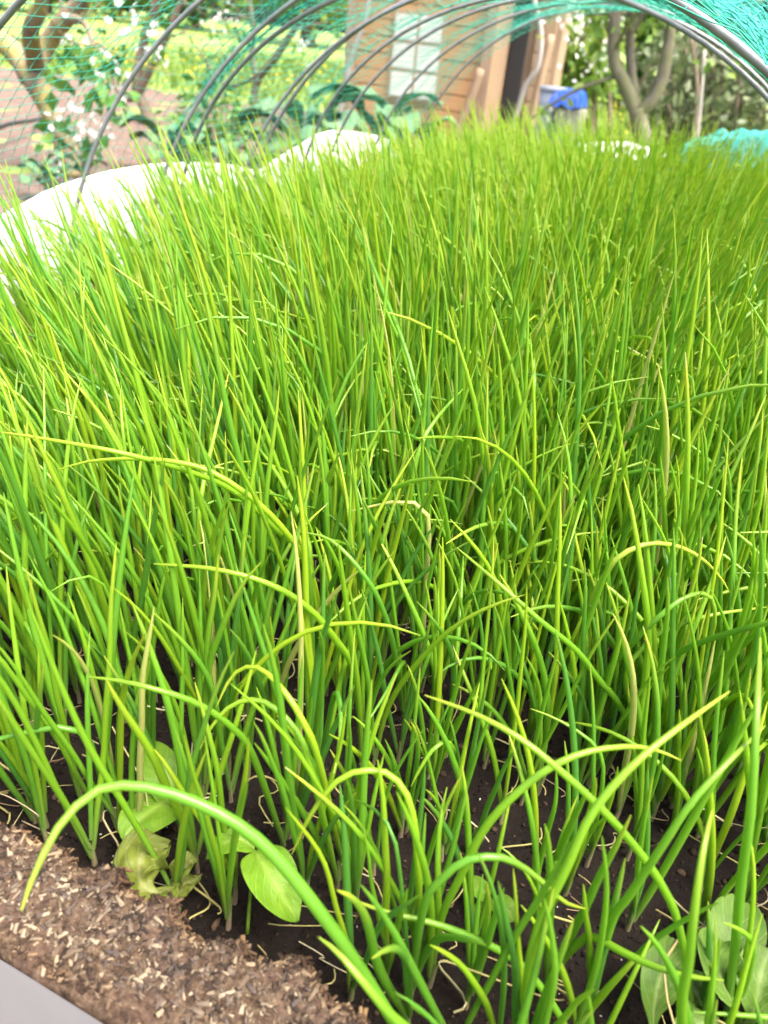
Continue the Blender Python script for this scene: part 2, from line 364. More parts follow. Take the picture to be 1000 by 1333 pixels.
# laminate face on the outside of the front board
lam_top = -.005+.003*fbm(X*22, X*0, 41, 2); lam_y = .1213+.003*fbm(X*6, X*0, 42, 2)
Vl = np.concatenate([np.stack([X, lam_y, lam_top], -1), np.stack([X, lam_y, 0*X-.44], -1)])-np.array([0, .15, 0])
Fl = [[i, i+1, nx+i+1, nx+i][::-1] for i in range(nx-1)]
obj('laminate_face', make_mesh('laminate_face', Vl, Fl, M['laminate'], True), bed)
for x in (-.612, .612):
    v, f = box((x, 1.57-.15, -.222), (.022, 2.78, .44)); bevel(obj('side_board', make_mesh('side_board', v, f, M['board'], False), bed), .003)
v, f = box((0, 2.965-.15, -.223), (1.2, .022, .43)); bevel(obj('end_board', make_mesh('end_board', v, f, M['board'], False), bed), .003)

# white warped panels behind the left side board
def panel(name, label, ys, zs, x, lean):
    t = np.linspace(0, 1, 60); y = ys[0]+(ys[-1]-ys[0])*t; top = smooth_curve(np.stack([np.zeros(len(ys)), ys, zs], -1), 200)
    top = np.interp(y, top[:, 1], top[:, 2]); bow = lean[0]+lean[1]*np.sin(t*np.pi)
    V = []
    for side in (0, .014):
        for j in range(9):
            q = j/8; V.append(np.stack([x-side-bow*q*q, y, -.30+(top+.30)*q], -1))
    V = np.array(V); n = 60; V2 = V.reshape(-1, 3); idx = np.arange(18*n).reshape(18, n); F = []
    for j in list(range(8))+list(range(9, 17)):
        for i in range(n-1):
            q = [idx[j, i], idx[j, i+1], idx[j+1, i+1], idx[j+1, i]]; F.append(q if j > 8 else q[::-1])
    for i in range(n-1): F.append([idx[8, i], idx[8, i+1], idx[17, i+1], idx[17, i]][::-1]); F.append([idx[0, i], idx[0, i+1], idx[9, i+1], idx[9, i]])
    for i in (0, n-1):
        for j in range(8):
            F.append([idx[j, i], idx[j+1, i], idx[j+10, i], idx[j+9, i]])
    root = np.array([x, ys[0], -.3]); o = obj(name, make_mesh(name, V2-root, F, M['panel'], False), None, root); bevel(o, .003)
    return tag(o, label, 'panel', 'white panels along the left side of the bed')
panel('white_sheet', 'long white warped panel with an arched top edge along the near left of the bed', [.55, .80, .87, .95, 1.03, 1.18, 1.35, 1.52, 1.66], [.06, .095, .111, .131, .149, .162, .160, .143, .112], -.627, (.006, .02))
panel('white_sheet', 'white panel with a humped top edge farther back on the left, behind the onion tips', [1.64, 1.70, 1.855, 2.02, 2.28, 2.45], [.118, .131, .162, .186, .165, .135], -.648, (.004, .012))

# ------------------------------------------------------------------ hoops and net
HOOPS = [(.708, .498, .019, -.033, 'grey metal hoop nearest the camera, crossing the top right corner'),
         (.972, .542, -.026, .123, 'grey metal hoop rising in front of the near white panel, its left foot visible'),
         (1.114, .541, .022, .115, 'third grey hoop from the near end, close beside a twin hoop wrapped in net'),
         (1.256, .498, -.011, -.024, 'fourth grey hoop from the near end with green net bunched along it'),
         (1.386, .518, .022, .082, 'fifth grey hoop from the near end, standing over the gap between the white panels'),
         (1.425, .530, .030, .060, 'sixth grey hoop, its lower half nearly touching the hoop before it'),
         (1.736, .510, -.014, -.037, 'seventh grey hoop from the near end, passing in front of the kale leaves'),
         (1.834, .518, -.003, -.002, 'eighth grey hoop from the near end, crossing the left of the hut window'),
         (2.090, .526, -.001, .007, 'ninth grey hoop, next to last, crossing the right of the hut window'),
         (2.470, .542, -.013, -.045, 'last grey hoop at the far end, framing the forked tree')]
def hoop_pts(h, K=60):
    s, A, dx, tl = h[:4]; th = np.linspace(0, np.pi, K)
    return np.stack([dx-.6*np.cos(th), s+tl*np.sin(th), A*np.sin(th)**.95], -1)
for h in HOOPS:
    P = hoop_pts(h); P[:, 0] *= .985
    P = np.vstack([[P[0, 0], P[0, 1], SOIL-.02], P, [P[-1, 0], P[-1, 1], SOIL-.02]])
    r = .0035; V, F, n, t = tubes(P[None], np.full((1, len(P)), r), np.array([[0, 1., 0]]), 10)
    root = np.array([P[0, 0], h[0], SOIL])
    o = obj('tunnel_hoop', make_mesh('tunnel_hoop', V-root, F, M['hoop']), None, root)
    tag(o, h[4], 'hoop', 'hoops of the net tunnel')
def net_surface(ss, th, out, seed, fold=0):
    Hs = np.array([h[0] for h in HOOPS])
    A = np.interp(ss, Hs, [h[1] for h in HOOPS]); dx = np.interp(ss, Hs, [h[2] for h in HOOPS]); tl = np.interp(ss, Hs, [h[3] for h in HOOPS])
    dist = np.min(np.abs(ss[:, None]-Hs[None]), 1)
    S, T = np.meshgrid(np.arange(len(ss)), th, indexing='ij')
    sag = np.clip(dist, 0, .09)[S]*.18*np.sin(T)
    rad = 1+out-sag/.55+.022*fbm(S*.11, T*5, seed, 3)
    x = dx[S]-.6*rad*np.cos(T); z = A[S]*np.abs(np.sin(T))**.95*rad+.0
    y = ss[S]+tl[S]*np.sin(T)+.03*fbm(S*.07, T*3, seed+5, 3)
    x = x+.010*fbm(S*.35, T*17, seed+9, 2); z = z+.012*fbm(S*.33+9, T*16, seed+11, 2)
    return np.stack([x, y, np.maximum(z, -.02)], -1)
def knit(name, V, nu, nv, mat, th, parent=None):
    o = obj(name, make_mesh(name, V.reshape(-1, 3), grid_faces(nu, nv), mat, False), parent)
    m = o.modifiers.new('threads', 'WIREFRAME'); m.thickness = th; m.use_even_offset = False; m.use_boundary = True; m.use_replace = True
    return o
net = thing('tunnel_net', 'fine green garden net stretched over the grey hoops of the tunnel', 'net', (0, .66, 0))
base = np.arange(.62, 2.62, .019)
dens = 1-.62*np.exp(-((base-1.17)/.05)**2)-.45*np.exp(-((base-1.40)/.04)**2)-.4*np.exp(-((base-.73)/.04)**2)
ss = .62+np.cumsum(dens)*.019*1.03; ss = ss[ss < 2.6]
th = np.linspace(.0, np.pi, 100)
Vn = net_surface(ss, th, .016, 51)
knit('net_mesh', rel(Vn, net), len(ss), len(th), M['net'], .0009, net)
# the gathered part of the net lying doubled over the crown and right shoulder
ss2 = np.linspace(.60, 1.20, 46); th2 = np.linspace(1.65, 2.62, 46)
Vf = net_surface(ss2, th2, .03, 77); S_, T_ = np.meshgrid(np.arange(46), np.arange(46), indexing='ij')
Vf[..., 2] += .035*np.abs(fbm(S_*.13+T_*.3, T_*.08, 91, 3))+.008*fbm(S_*.5, T_*.5, 92, 2)
Vf[..., 0] += .030*fbm(S_*.15, T_*.12, 94, 3); Vf[..., 1] += .04*fbm(S_*.12, T_*.2, 95, 3)
knit('gathered_net', rel(Vf, net), 46, 46, M['teal'], .0008, net)
ss3 = np.linspace(1.10, 1.30, 22); th3 = np.linspace(.6, 2.5, 90)
Vg = net_surface(ss3, th3, .022, 63); knit('gathered_net', rel(Vg, net), 22, 90, M['net'], .0010, net)

# ------------------------------------------------------------------ onions
def leaf_curves(base, az, phi0, bend, pw, L, kt, ka, K):
    N = len(az); t = np.linspace(0, 1, K)[None]
    wob = rng.normal(0, .05, (N, 1))*np.sin(t*rng.uniform(3, 7, (N, 1))+rng.uniform(0, 6, (N, 1)))+rng.normal(0, .035, (N, 1))*np.sin(t*rng.uniform(9, 20, (N, 1)))
    phi = phi0[:, None]+bend[:, None]*t**pw[:, None]+wob + ka[:, None]/(1+np.exp(-(t-kt[:, None])*45))
    a = az[:, None]+rng.normal(0, .22, (N, 1))*t+rng.normal(0, .15, (N, 1))*np.sin(t*4)
    d = np.stack([np.sin(phi)*np.cos(a), np.sin(phi)*np.sin(a), np.cos(phi)], -1)*(L/(K-1))[:, None, None]
    C = np.concatenate([np.zeros((N, 1, 3)), np.cumsum((d[:, :-1]+d[:, 1:])/2, 1)], 1)+base[:, None]
    C[..., 2] = np.maximum(C[..., 2], SOIL+.004)
    ref = np.stack([-np.sin(az), np.cos(az), 0*az], -1); return C, ref
def leaf_radii(r, K):
    t = np.linspace(0, 1, K); prof = np.interp(t, [0, .06, .2, .45, .7, .88, .96, 1], [.72, .80, .95, 1, .84, .58, .38, .12]); return r[:, None]*prof[None]

def hscale(xy):
    x, y = xy[:, 0], xy[:, 1]
    return (.93+.10*np.clip((y-.6)/.3, 0, 1))*(1-.30*np.clip((-.26-x)/.3, 0, 1)*np.clip((y-.55)/.3, 0, 1))*(1-(.16+.22*np.clip((x-.1)/.15, 0, 1))*np.clip((.60-y)/.3, 0, 1))
def gen_plants(xy):
    """one row per leaf; plant index too"""
    n = len(xy); k = rng.choice([2, 3, 4], n, p=[.12, .52, .36]); pid = np.repeat(np.arange(n), k); N = len(pid)
    pos = xy[pid]; paz = rng.uniform(0, 2*np.pi, n)
    # alternate leaves left and right of the plant
    rank = np.concatenate([np.arange(q) for q in k])
    az = paz[pid]+np.pi*(rank % 2)+rng.normal(0, .45, N)
    size = (rng.normal(1, .14, n)*hscale(xy))[pid]
    L = np.clip(np.array([.285, .26, .22, .165])[rank]*size*rng.normal(1, .12, N), .07, .37)
    phi0 = np.abs(rng.normal(.06, .075, N))+.045*rank
    bend = rng.gamma(1.8, .155, N); pw = rng.uniform(1.2, 2.6, N)
    droop = rng.random(N) < np.where(pos[:, 1] < .5, .04, .07); bend = np.where(droop, rng.uniform(1.2, 2.3, N), bend)
    ka = np.where(rng.random(N) < .035, rng.uniform(.8, 2.0, N), 0); kt = rng.uniform(.45, .9, N)
    lean = np.where(xy[:, 0] < 0, .10, .02)[pid]
    # lean of the whole stand: outwards from the middle of the bed, and a little to the front
    dx = np.sin(phi0)*np.cos(az)-.34*np.clip((.20-pos[:, 0])/.5, 0, 1)*np.clip((pos[:, 1]-.05)/.3, .5, 1)*np.where(pos[:, 1] > .95, .8, 1)-.09*np.clip((pos[:, 0]-.15)/.2, 0, 1)*np.clip((.75-pos[:, 1])/.3, 0, 1)+.11*np.clip((pos[:, 0]-.1)/.35, 0, 1)*np.clip((pos[:, 1]-.75)/.4, 0, 1)+rng.normal(0, .03, N); dy = np.sin(phi0)*np.sin(az)-.01-.05*np.clip((pos[:, 1]-.6)/.5, 0, 1)
    az = np.arctan2(dy, dx); phi0 = np.arcsin(np.clip(np.hypot(dx, dy), 0, .9))
    r = rng.normal(.00212, .00032, N)*np.clip(.75+.25*L/.25, .7, 1.12); r = np.clip(r, .0013, .0029)
    hz = np.array([.006, .010, .016, .020])[rank]*rng.uniform(.7, 1.2, N)
    base = np.stack([pos[:, 0]+.0012*np.cos(az), pos[:, 1]+.0012*np.sin(az), SOIL+hz], -1)
    col = np.stack([np.where(rng.random(N) < .022, 1., np.clip(rng.normal(.42, .24, N)+.10*(L > .24)+.22*np.clip(pos[:, 1]-.6, 0, 1.3), 0, .92)), np.zeros(N), rng.random(N)], -1)  # tone also lightened towards the far end, standing in for brightly lit tips
    return pid, base, az, phi0, bend, pw, L, kt, ka, r, col
def leaf_mesh_data(i, data, K, sides):
    pid, base, az, phi0, bend, pw, L, kt, ka, r, col = data
    C, ref = leaf_curves(base[i], az[i], phi0[i], bend[i], pw[i], L[i], kt[i], ka[i], K)
    V, F, n, t = tubes(C, leaf_radii(r[i], K), ref, sides); c = col[i][n].copy(); c[:, 1] = t; return V, F, c
def stem_mesh_data(xy, K, sides):
    n = len(xy); t = np.linspace(0, 1, K); h = rng.uniform(.016, .028, n); ln = rng.normal(0, .12, (n, 2))
    C = np.stack([xy[:, :1]+ln[:, :1]*h[:, None]*t[None]*.4, xy[:, 1:]+ln[:, 1:]*h[:, None]*t[None]*.4, SOIL-.012+(h[:, None]+.012)*t[None]], -1)
    R = rng.uniform(.0016, .0021, n)[:, None]*np.interp(t, [0, .3, 1], [1.15, 1.0, .72])[None]
    V, F, q, tt = tubes(C, R, np.tile([[1., 0, 0]], (n, 1)), sides); c = np.stack([rng.random(n)[q], tt, rng.random(n)[q]], -1); return V, F, c
sp = .0256
gx, gy = np.meshgrid(np.arange(-.59, .595, sp), np.arange(.215, 2.93, sp*.95), indexing='ij')
xy = np.stack([gx.ravel(), gy.ravel()], -1)+rng.normal(0, .0085, (gx.size, 2))
keep = (xy[:, 0] > -.55) & (xy[:, 0] < .592) & (xy[:, 1] > .205) & (xy[:, 1] < 2.94)
gap = vnoise(xy[:, 0]*9+40, xy[:, 1]*9, 7) ; keep &= ~((gap < .20) & (rng.random(len(xy)) < .25*(xy[:, 1] > .45)))
px = project(np.column_stack([xy, np.full(len(xy), SOIL)]))
keep &= (px[0] > -420) & (px[0] < 1420) & (px[2] > .1) & (px[1] < 1560)
# leave room where the broad-leaved seedlings stand
for (u, v, rad) in ((200, 1050, .018), (200, 1130, .016), (335, 1130, .015), (640, 1180, .022), (930, 1290, .045), (870, 1290, .030), (880, 1370, .035), (950, 1360, .04)):
    c = at_z(u, v, SOIL+.01)[:2]; keep &= np.hypot(*(xy-c).T) > rad
keep &= ~(rng.random(len(xy)) < (.10+.30*(xy[:, 0] > .16))*np.clip((.52-xy[:, 1])/.2, 0, 1)); keep &= ~((xy[:, 0] < -.43) & (xy[:, 1] > .62) & (xy[:, 1] < 1.15) & (rng.random(len(xy)) < .85)); keep &= ~((xy[:, 0] < -.42) & (rng.random(len(xy)) < .25))
xy = xy[keep]
pu, pv, pz = project(np.column_stack([xy, np.full(len(xy), SOIL)]))
tu, tv, tz = project(np.column_stack([xy, np.full(len(xy), SOIL+.17)]))
inview = ((pu > -10) & (pu < 1010) & (pv < 1345)) | ((tu > 20) & (tu < 980) & (tv < 1300) & (tz > .1))
order = np.argsort(np.where(inview, pz, 99)); N_IND = 275
ind = order[:N_IND]; rest = order[N_IND:]
GROUP = 'onion seedlings growing in the raised bed'
def zone(u, v):
    side = 0 if u < 380 else (2 if u > 690 else 1)
    if v > 1120: return ('by the chipboard edge', 'on bare front compost', 'near the lettuces')[side]
    if v > 930: return ('behind the oval weed', 'behind the bare compost', 'behind the lettuces')[side]
    return ('in dense left rows', 'in dense middle rows', 'in dense right rows')[side]
def describe(rows, root):
    """words for one seedling from its own leaves"""
    _, base, az, phi0, bend, pw, L, kt, ka, r, col = data
    tone = col[rows, 0].mean(); tone = 'yellow green' if tone > .60 else ('deep green' if tone < .40 else 'green')
    tips = np.array([CT[i][-1] for i in rows]); u1, v1, _ = project(tips.mean(0)); u0, v0, _ = project(root)
    q = (u1-u0)/max(v0-v1, 30); lean = 'leaning left' if q < -.28 else ('leaning right' if q > .28 else 'standing upright')
    size = ('tall ' if L[rows].max() > .262 else ('short ' if L[rows].max() < .20 else ''))
    odd = ', one kinked' if (ka[rows] > .5).any() else (', one bowed over' if (bend[rows] > 1.1).any() else '')
    return f"{size}{tone} onion seedling, {['one leaf', 'two leaves', 'three leaves', 'four leaves'][len(rows)-1]} {lean}{odd}, {zone(u0, v0)}"
data = gen_plants(xy[ind]); KI, SI = 15, 8
CT, LREF = leaf_curves(*data[1:9], KI)
for j in range(len(ind)):
    p = xy[ind[j]]; rows = np.nonzero(data[0] == j)[0]; lab = describe(rows, [p[0], p[1], SOIL])
    root = thing('onion_seedling', lab, 'onion', (p[0], p[1], SOIL), GROUP)
    V, F, c = stem_mesh_data(p[None], 5, 7); obj('stem', make_mesh('stem', rel(V, root), F, M['stem'], True, c), root)
    for i in np.nonzero(data[0] == j)[0]:
        V, F, n_, t_ = tubes(CT[i:i+1], leaf_radii(data[9][i:i+1], KI), LREF[i:i+1], SI); c = data[10][[i]][n_].copy(); c[:, 1] = t_
        obj('leaf', make_mesh('leaf', rel(V, root), F, M['onion'], True, c), root)
NUM = ['', '', 'two', 'three', 'four', 'five', 'six', 'seven', 'eight', 'nine', 'ten', 'eleven', 'twelve']
ORD = ['', 'second', 'third', 'fourth', 'fifth', 'sixth', 'seventh', 'eighth', 'ninth', 'tenth', 'eleventh']
same = {}
for o in COL.objects:
    if o.name.startswith('onion_seedling'): same.setdefault(o['label'], []).append(o)
for lab, os_ in same.items():
    if 1 < len(os_) < 12:
        os_.sort(key=lambda o: project(np.array(o.location))[0])
        for i, o in enumerate(os_):
            w = 'leftmost' if i == 0 else ('rightmost' if i == len(os_)-1 else ORD[i]+' from left')
            t_ = f"{lab}, {w} of {NUM[len(os_)]} alike"
            if len(t_.split()) > 16: t_ = f"{lab}, {w}"
            if len(t_.split()) > 16: t_ = lab.replace(' standing', '').replace('onion seedling', 'onion')+', '+w
            o['label'] = t_
def mass(ids, K, sides):
    d = gen_plants(xy[ids]); a = leaf_mesh_data(np.arange(len(d[0])), d, K, sides); s = stem_mesh_data(xy[ids], 3, 5); return a, s
near = rest[xy[rest, 1] < 1.2]; far = rest[xy[rest, 1] >= 1.2]
parts = [mass(near, 11, 6), mass(far, 9, 5)]
V = np.concatenate([p[0][0] for p in parts]); off = np.cumsum([0]+[len(p[0][0]) for p in parts])
F = np.concatenate([p[0][1]+o for p, o in zip(parts, off)]); c = np.concatenate([p[0][2] for p in parts])
stand = tag(obj('onion_stand', make_mesh('onion_stand', V, F, M['onion'], True, c)), 'dense mass of green onion leaves filling the rest of the bed to its far end', 'onions', None, 'stuff')
V = np.concatenate([p[1][0] for p in parts]); off = np.cumsum([0]+[len(p[1][0]) for p in parts])
F = np.concatenate([p[1][1]+o for p, o in zip(parts, off)]); c = np.concatenate([p[1][2] for p in parts])
tag(obj('stems', make_mesh('stems', V, F, M['stem'], True, c), stand), kind='stuff')

# single leaves that stand out: (points base -> tip in the photograph, height of the arch, where it peaks, tip height share, radius, tone, label)
HERO = [
 ([(560, 1420), (500, 1310), (430, 1205), (335, 1092), (230, 1035), (140, 1024), (85, 1065), (48, 1130), (28, 1185)], .175, .75, .86, .0036, .30, 'onion seedling with a thick leaf arching down over the brown chipboard edge'),
 ([(640, 1440), (560, 1365), (510, 1322), (470, 1275), (440, 1240), (415, 1220)], .150, .9, 1.0, .0031, .45, 'onion seedling at the bottom edge with a short blunt thick leaf pointing left'),
 ([(470, 990), (462, 880), (435, 830), (400, 790), (350, 760), (280, 741), (200, 734)], .19, .8, .95, .0028, .72, 'onion seedling whose yellowish leaf bends level to the left above the middle of the stand'),
 ([(425, 900), (415, 790), (400, 735), (370, 690), (330, 650), (270, 612), (200, 598), (120, 600), (75, 612)], .225, .75, .9, .0027, .85, 'onion seedling with a long yellow green leaf arching far to the left'),
 ([(420, 830), (395, 735), (350, 680), (300, 637), (240, 612), (160, 590), (80, 575), (0, 562)], .235, .8, .97, .0026, .70, 'onion seedling with a pale leaf stretching level to the left edge of the picture'),
 ([(370, 1100), (330, 985), (300, 945), (255, 915), (205, 898), (160, 887), (115, 881)], .165, .85, .95, .0026, .45, 'onion seedling with a bluish leaf lying over to the left, behind the oval weed leaves'),
 ([(445, 1120), (415, 990), (395, 940), (370, 900), (340, 871), (315, 870), (297, 888), (282, 920)], .17, .72, .80, .0025, .85, 'onion seedling whose leaf tip hooks down in a tight yellow bend'),
 ([(440, 1150), (410, 1020), (388, 955), (352, 918), (323, 911), (295, 923), (273, 950), (260, 976)], .15, .72, .78, .0025, .60, 'onion seedling whose leaf curls over to the left just under a hooked one'),
 ([(545, 1260), (545, 1140), (535, 1050), (510, 1010), (475, 1003), (440, 1016), (405, 1060), (380, 1112)], .155, .68, .60, .0024, .78, 'onion seedling whose light green leaf bows down to the left over the compost'),
 ([(905, 1340), (885, 1210), (860, 1150), (825, 1100), (780, 1050), (720, 995), (675, 960), (620, 930), (553, 905)], .20, .85, .96, .0027, .55, 'onion seedling with a long straight leaf slanting up to the left across the right front'),
 ([(560, 1275), (575, 1195), (600, 1140), (630, 1080), (670, 1035), (715, 1000), (760, 980), (810, 972), (850, 975), (887, 990)], .185, .8, .93, .0027, .62, 'onion seedling with a leaf arching over to the right in a long bow'),
 ([(535, 1290), (552, 1180), (575, 1145), (605, 1121), (645, 1115), (675, 1125), (705, 1147), (735, 1174), (762, 1183)], .15, .6, .72, .0026, .28, 'onion seedling with a low leaf arching to the right over the two small round leaves'),
 ([(768, 1320), (795, 1205), (820, 1165), (860, 1105), (900, 1045), (950, 990), (996, 945)], .21, .95, 1.0, .0026, .40, 'onion seedling with a straight leaf slanting up to the right edge'),
 ([(680, 1420), (685, 1290), (700, 1210), (740, 1125), (770, 1060), (820, 1000), (880, 950), (950, 900)], .225, .95, 1.0, .0027, .62, 'onion seedling with a long leaf curving up to the right from the bottom edge'),
 ([(760, 1400), (730, 1325), (685, 1262), (640, 1232), (575, 1205), (500, 1186), (455, 1170)], .09, .9, .95, .0025, .40, 'onion seedling whose leaf lies low over the compost to the left at the front'),
 ([(770, 960), (790, 880), (812, 850), (845, 815), (880, 785), (910, 772), (927, 780), (931, 810), (921, 848)], .19, .72, .72, .0025, .35, 'onion seedling with a pale kinked leaf bent sharply down on the right'),
 ([(755, 890), (765, 800), (795, 737), (820, 716), (852, 707), (885, 712), (912, 726), (936, 749), (952, 775)], .205, .62, .80, .0026, .95, 'onion seedling with a yellow leaf bowing right, above the kinked pale leaf'),
 ([(850, 1030), (812, 928), (780, 885), (750, 846), (700, 805), (650, 760), (595, 713)], .20, .95, 1.0, .0026, .45, 'onion seedling whose straight leaf leans left in the centre right of the stand'),
 ([(525, 930), (512, 840), (495, 785), (475, 750), (450, 720), (425, 700), (390, 692)], .19, .9, .98, .0026, .18, 'onion seedling with a blue green leaf bent level to the left at the centre'),
 ([(900, 1440), (888, 1320), (897, 1250), (905, 1180), (915, 1110), (927, 1055)], .21, 1, 1.0, .0030, .50, 'onion seedling with a thick bright leaf standing in front of the lettuce leaves'),
 ([(945, 1330), (955, 1250), (965, 1150), (978, 1050), (985, 930), (990, 830)], .235, 1, 1.0, .0031, .35, 'onion seedling with a stout upright leaf at the right edge beside the lettuce'),
 ([(590, 760), (575, 640), (548, 530), (530, 460), (503, 390), (470, 312), (430, 240)], .285, 1, 1.0, .0024, .35, 'onion seedling with a tall pale leaf leaning left above the rest of the stand'),
 ([(860, 1000), (815, 895), (840, 840), (880, 815), (930, 800), (1000, 790)], .16, .9, 1.0, .0025, .6, 'onion seedling with a leaf lying level to the right edge'),
]
for pts, hm, tp, tf, r, tone, lab in HERO:
    pts = np.array(pts, float); d = np.concatenate([[0], np.cumsum(np.linalg.norm(np.diff(pts, axis=0), axis=1))]); t = d/d[-1]
    P = []
    for (u, v), q in zip(pts, t):
        hgt = hm*math.sin(min(q/tp, 1)*math.pi/2)**.9 if q <= tp else hm*(1-(1-tf)*((q-tp)/(1-tp))**1.5)
        P.append(at_z(u, v, SOIL+.004+hgt))
    C = smooth_curve(P, 30); root = thing('onion_seedling', lab, 'onion', C[0]*[1, 1, 0]+[0, 0, SOIL], GROUP)
    dd = C[-1]-C[0]; ref = np.array([[-dd[1], dd[0], 0]]); ref = unit(ref+1e-4)
    V, F, n, tt = tubes(C[None], leaf_radii(np.array([r*(.82 if r < .0033 else .9)]), 30), ref, 10)
    c = np.stack([np.full(len(V), tone), tt, np.full(len(V), .55+.4*rng.random())], -1)
    obj('leaf', make_mesh('leaf', rel(V, root), F, M['onion'], True, c), root)
    V, F, c = stem_mesh_data(C[:1, :2], 5, 7); obj('stem', make_mesh('stem', rel(V, root), F, M['stem'], True, c), root)
    d2 = gen_plants(C[:1, :2])
    for i in range(1, len(d2[0])):
        V, F, c = leaf_mesh_data(np.array([i]), d2, KI, SI); obj('leaf', make_mesh('leaf', rel(V, root), F, M['onion'], True, c), root)

# compost crumbs, perlite and dry threads
def lumps(n, x, y, z, s, seed):
    r = np.random.default_rng(seed); ico = np.array([[0, 0, 1], [.9, 0, .4], [.28, .85, .4], [-.72, .53, .4], [-.72, -.53, .4], [.28, -.85, .4], [.72, .53, -.4], [-.28, .85, -.4], [-.9, 0, -.4], [-.28, -.85, -.4], [.72, -.53, -.4], [0, 0, -1]])
    f = np.array([[0, 1, 2], [0, 2, 3], [0, 3, 4], [0, 4, 5], [0, 5, 1], [1, 6, 2], [2, 7, 3], [3, 8, 4], [4, 9, 5], [5, 10, 1], [6, 7, 2], [7, 8, 3], [8, 9, 4], [9, 10, 5], [10, 6, 1], [11, 7, 6], [11, 8, 7], [11, 9, 8], [11, 10, 9], [11, 6, 10]])
    sc = s[:, None]*r.uniform(.5, 1.3, (n, 3)); V = np.stack([x, y, z], -1)[:, None]+ico[None]*sc[:, None]*r.uniform(.7, 1.25, (n, 12, 1))
    return V.reshape(-1, 3), (np.arange(n)[:, None, None]*12+f[None]).reshape(-1, 3), np.repeat(r.random((n, 3)), 12, 0)
n = 26000; y = .19+1.1*rng.random(n)**1.6; x = rng.uniform(-.58, .58, n)
V, F, c = lumps(n, x, y, soil_z(x, y)+.0005, rng.gamma(1.5, .00055, n)+.0005, 3)
tag(obj('compost_crumbs', make_mesh('compost_crumbs', V, F, M['crumb'], False, c)), 'dark loose crumbs of compost scattered over the bed', 'compost', None, 'stuff')
n = 260; y = .2+.9*rng.random(n)**1.4; x = rng.uniform(-.5, .58, n)
V, F, c = lumps(n, x, y, soil_z(x, y)+.001, rng.gamma(2, .00022, n)+.0004, 4)
tag(obj('perlite_grains', make_mesh('perlite_grains', V, F, M['perlite'], False, c)), 'small white perlite grains lying on the dark compost', 'perlite', None, 'stuff')
n = 800; y = .20+1.2*rng.random(n)**1.5; x = rng.uniform(-.55, .58, n); L = rng.gamma(3, .009, n)+.010
base = np.stack([x, y, soil_z(x, y)+.003+rng.random(n)**2*.03], -1)
C, ref = leaf_curves(base, rng.uniform(0, 6.28, n), rng.uniform(.7, 1.6, n), rng.uniform(-.2, 1.6, n), rng.uniform(.8, 2, n), L, rng.uniform(.3, .9, n), np.where(rng.random(n) < .3, rng.uniform(-1.5, 1.5, n), 0), 9)
C[..., 0] += .008*np.sin(np.linspace(0, 1, 9)[None]*rng.uniform(2, 7, (n, 1))); C[..., 2] = np.maximum(C[..., 2], soil_z(C[..., 0], C[..., 1])+.0012)
V, F, q, t = tubes(C, np.repeat(rng.uniform(.0003, .0008, n)[:, None], 9, 1), ref, 5)
tag(obj('dry_leaf_threads', make_mesh('dry_leaf_threads', V, F, M['dry'], True, np.repeat(rng.random((n, 3)), 45, 0))), 'thin cream coloured dried leaf threads lying among the onion stems', 'dry leaves', None, 'stuff')

# ------------------------------------------------------------------ broad-leaved seedlings in the front
def blade(P, width, shape=(.0, .55, 1.0), cup=.25, crumple=0, curl=0, nu=15, nv=9, seed=0, side=None):
    C = smooth_curve(P, nu); T = unit(np.gradient(C, axis=0)); sidev = unit(np.cross(T, np.array([0, 0, 1.])) if side is None else np.tile(side, (nu, 1))); N = np.cross(sidev, T)
    t = np.linspace(0, 1, nu); w = width/2*np.clip(np.interp(t, np.linspace(0, 1, len(shape)), shape), .02, 2)
    if len(shape) <= 4: w = width/2*np.maximum(np.sin(np.pi*np.clip(t, 0, 1)**shape[1])**shape[2], .03)
    s = np.linspace(-1, 1, nv); S, Tt = np.meshgrid(s, t)
    wave = crumple*width*(fbm(S*2.1+seed, Tt*5, seed, 3)*1.2+.25*fbm(S*6+seed, Tt*13, seed+1, 2))
    rip = curl*width*np.sin(Tt*16+seed)*np.abs(S)**2
    V = C[:, None]+sidev[:, None]*(w[:, None]*s[None])[..., None]+N[:, None]*(cup*w[:, None]*(s[None]**2)+wave+rip+.0*S)[..., None]
    vein = np.clip(1-np.abs(S)*6, 0, 1); c = np.stack([np.abs(S), vein, Tt], -1)
    return V.reshape(-1, 3), grid_faces(nu, nv), c.reshape(-1, 3)
def leaf_part(root, P, width, mat, **kw):
    V, F, c = blade(P, width, **kw); o = obj('leaf', make_mesh('leaf', rel(V, root), F, M[mat], True, c), root)
    m = o.modifiers.new('thick', 'SOLIDIFY'); m.thickness = .0005; s = o.modifiers.new('sub', 'SUBSURF'); s.levels = s.render_levels = 1
    return o
def stalk(root, P, r, mat, name='stalk'):
    V, F = one_tube(P, r, None, 7); c = np.tile([.5, .6, .5], (len(V), 1)); return obj(name, make_mesh(name, rel(V, root), F, mat, True, c), root)
Z = lambda h: SOIL+h
A = lambda u, v, h: at_z(u, v, SOIL+h)
def ground_pt(u, v): return at_z(u, v, SOIL+.002)
spoon = (.10, .12, .16, .34, .72, .96, 1.0, .88, .45)
g = ground_pt(245, 1085); w1 = thing('broadleaf_weed', 'weed seedling with two large pale oval leaves behind the chipboard edge', 'weed', g)
leaf_part(w1, [A(236, 1052, .022), A(218, 1015, .036), A(205, 990, .042), A(196, 964, .042)], .029, 'seedling', shape=(0, .8, .55), cup=.12, crumple=.12, seed=2)
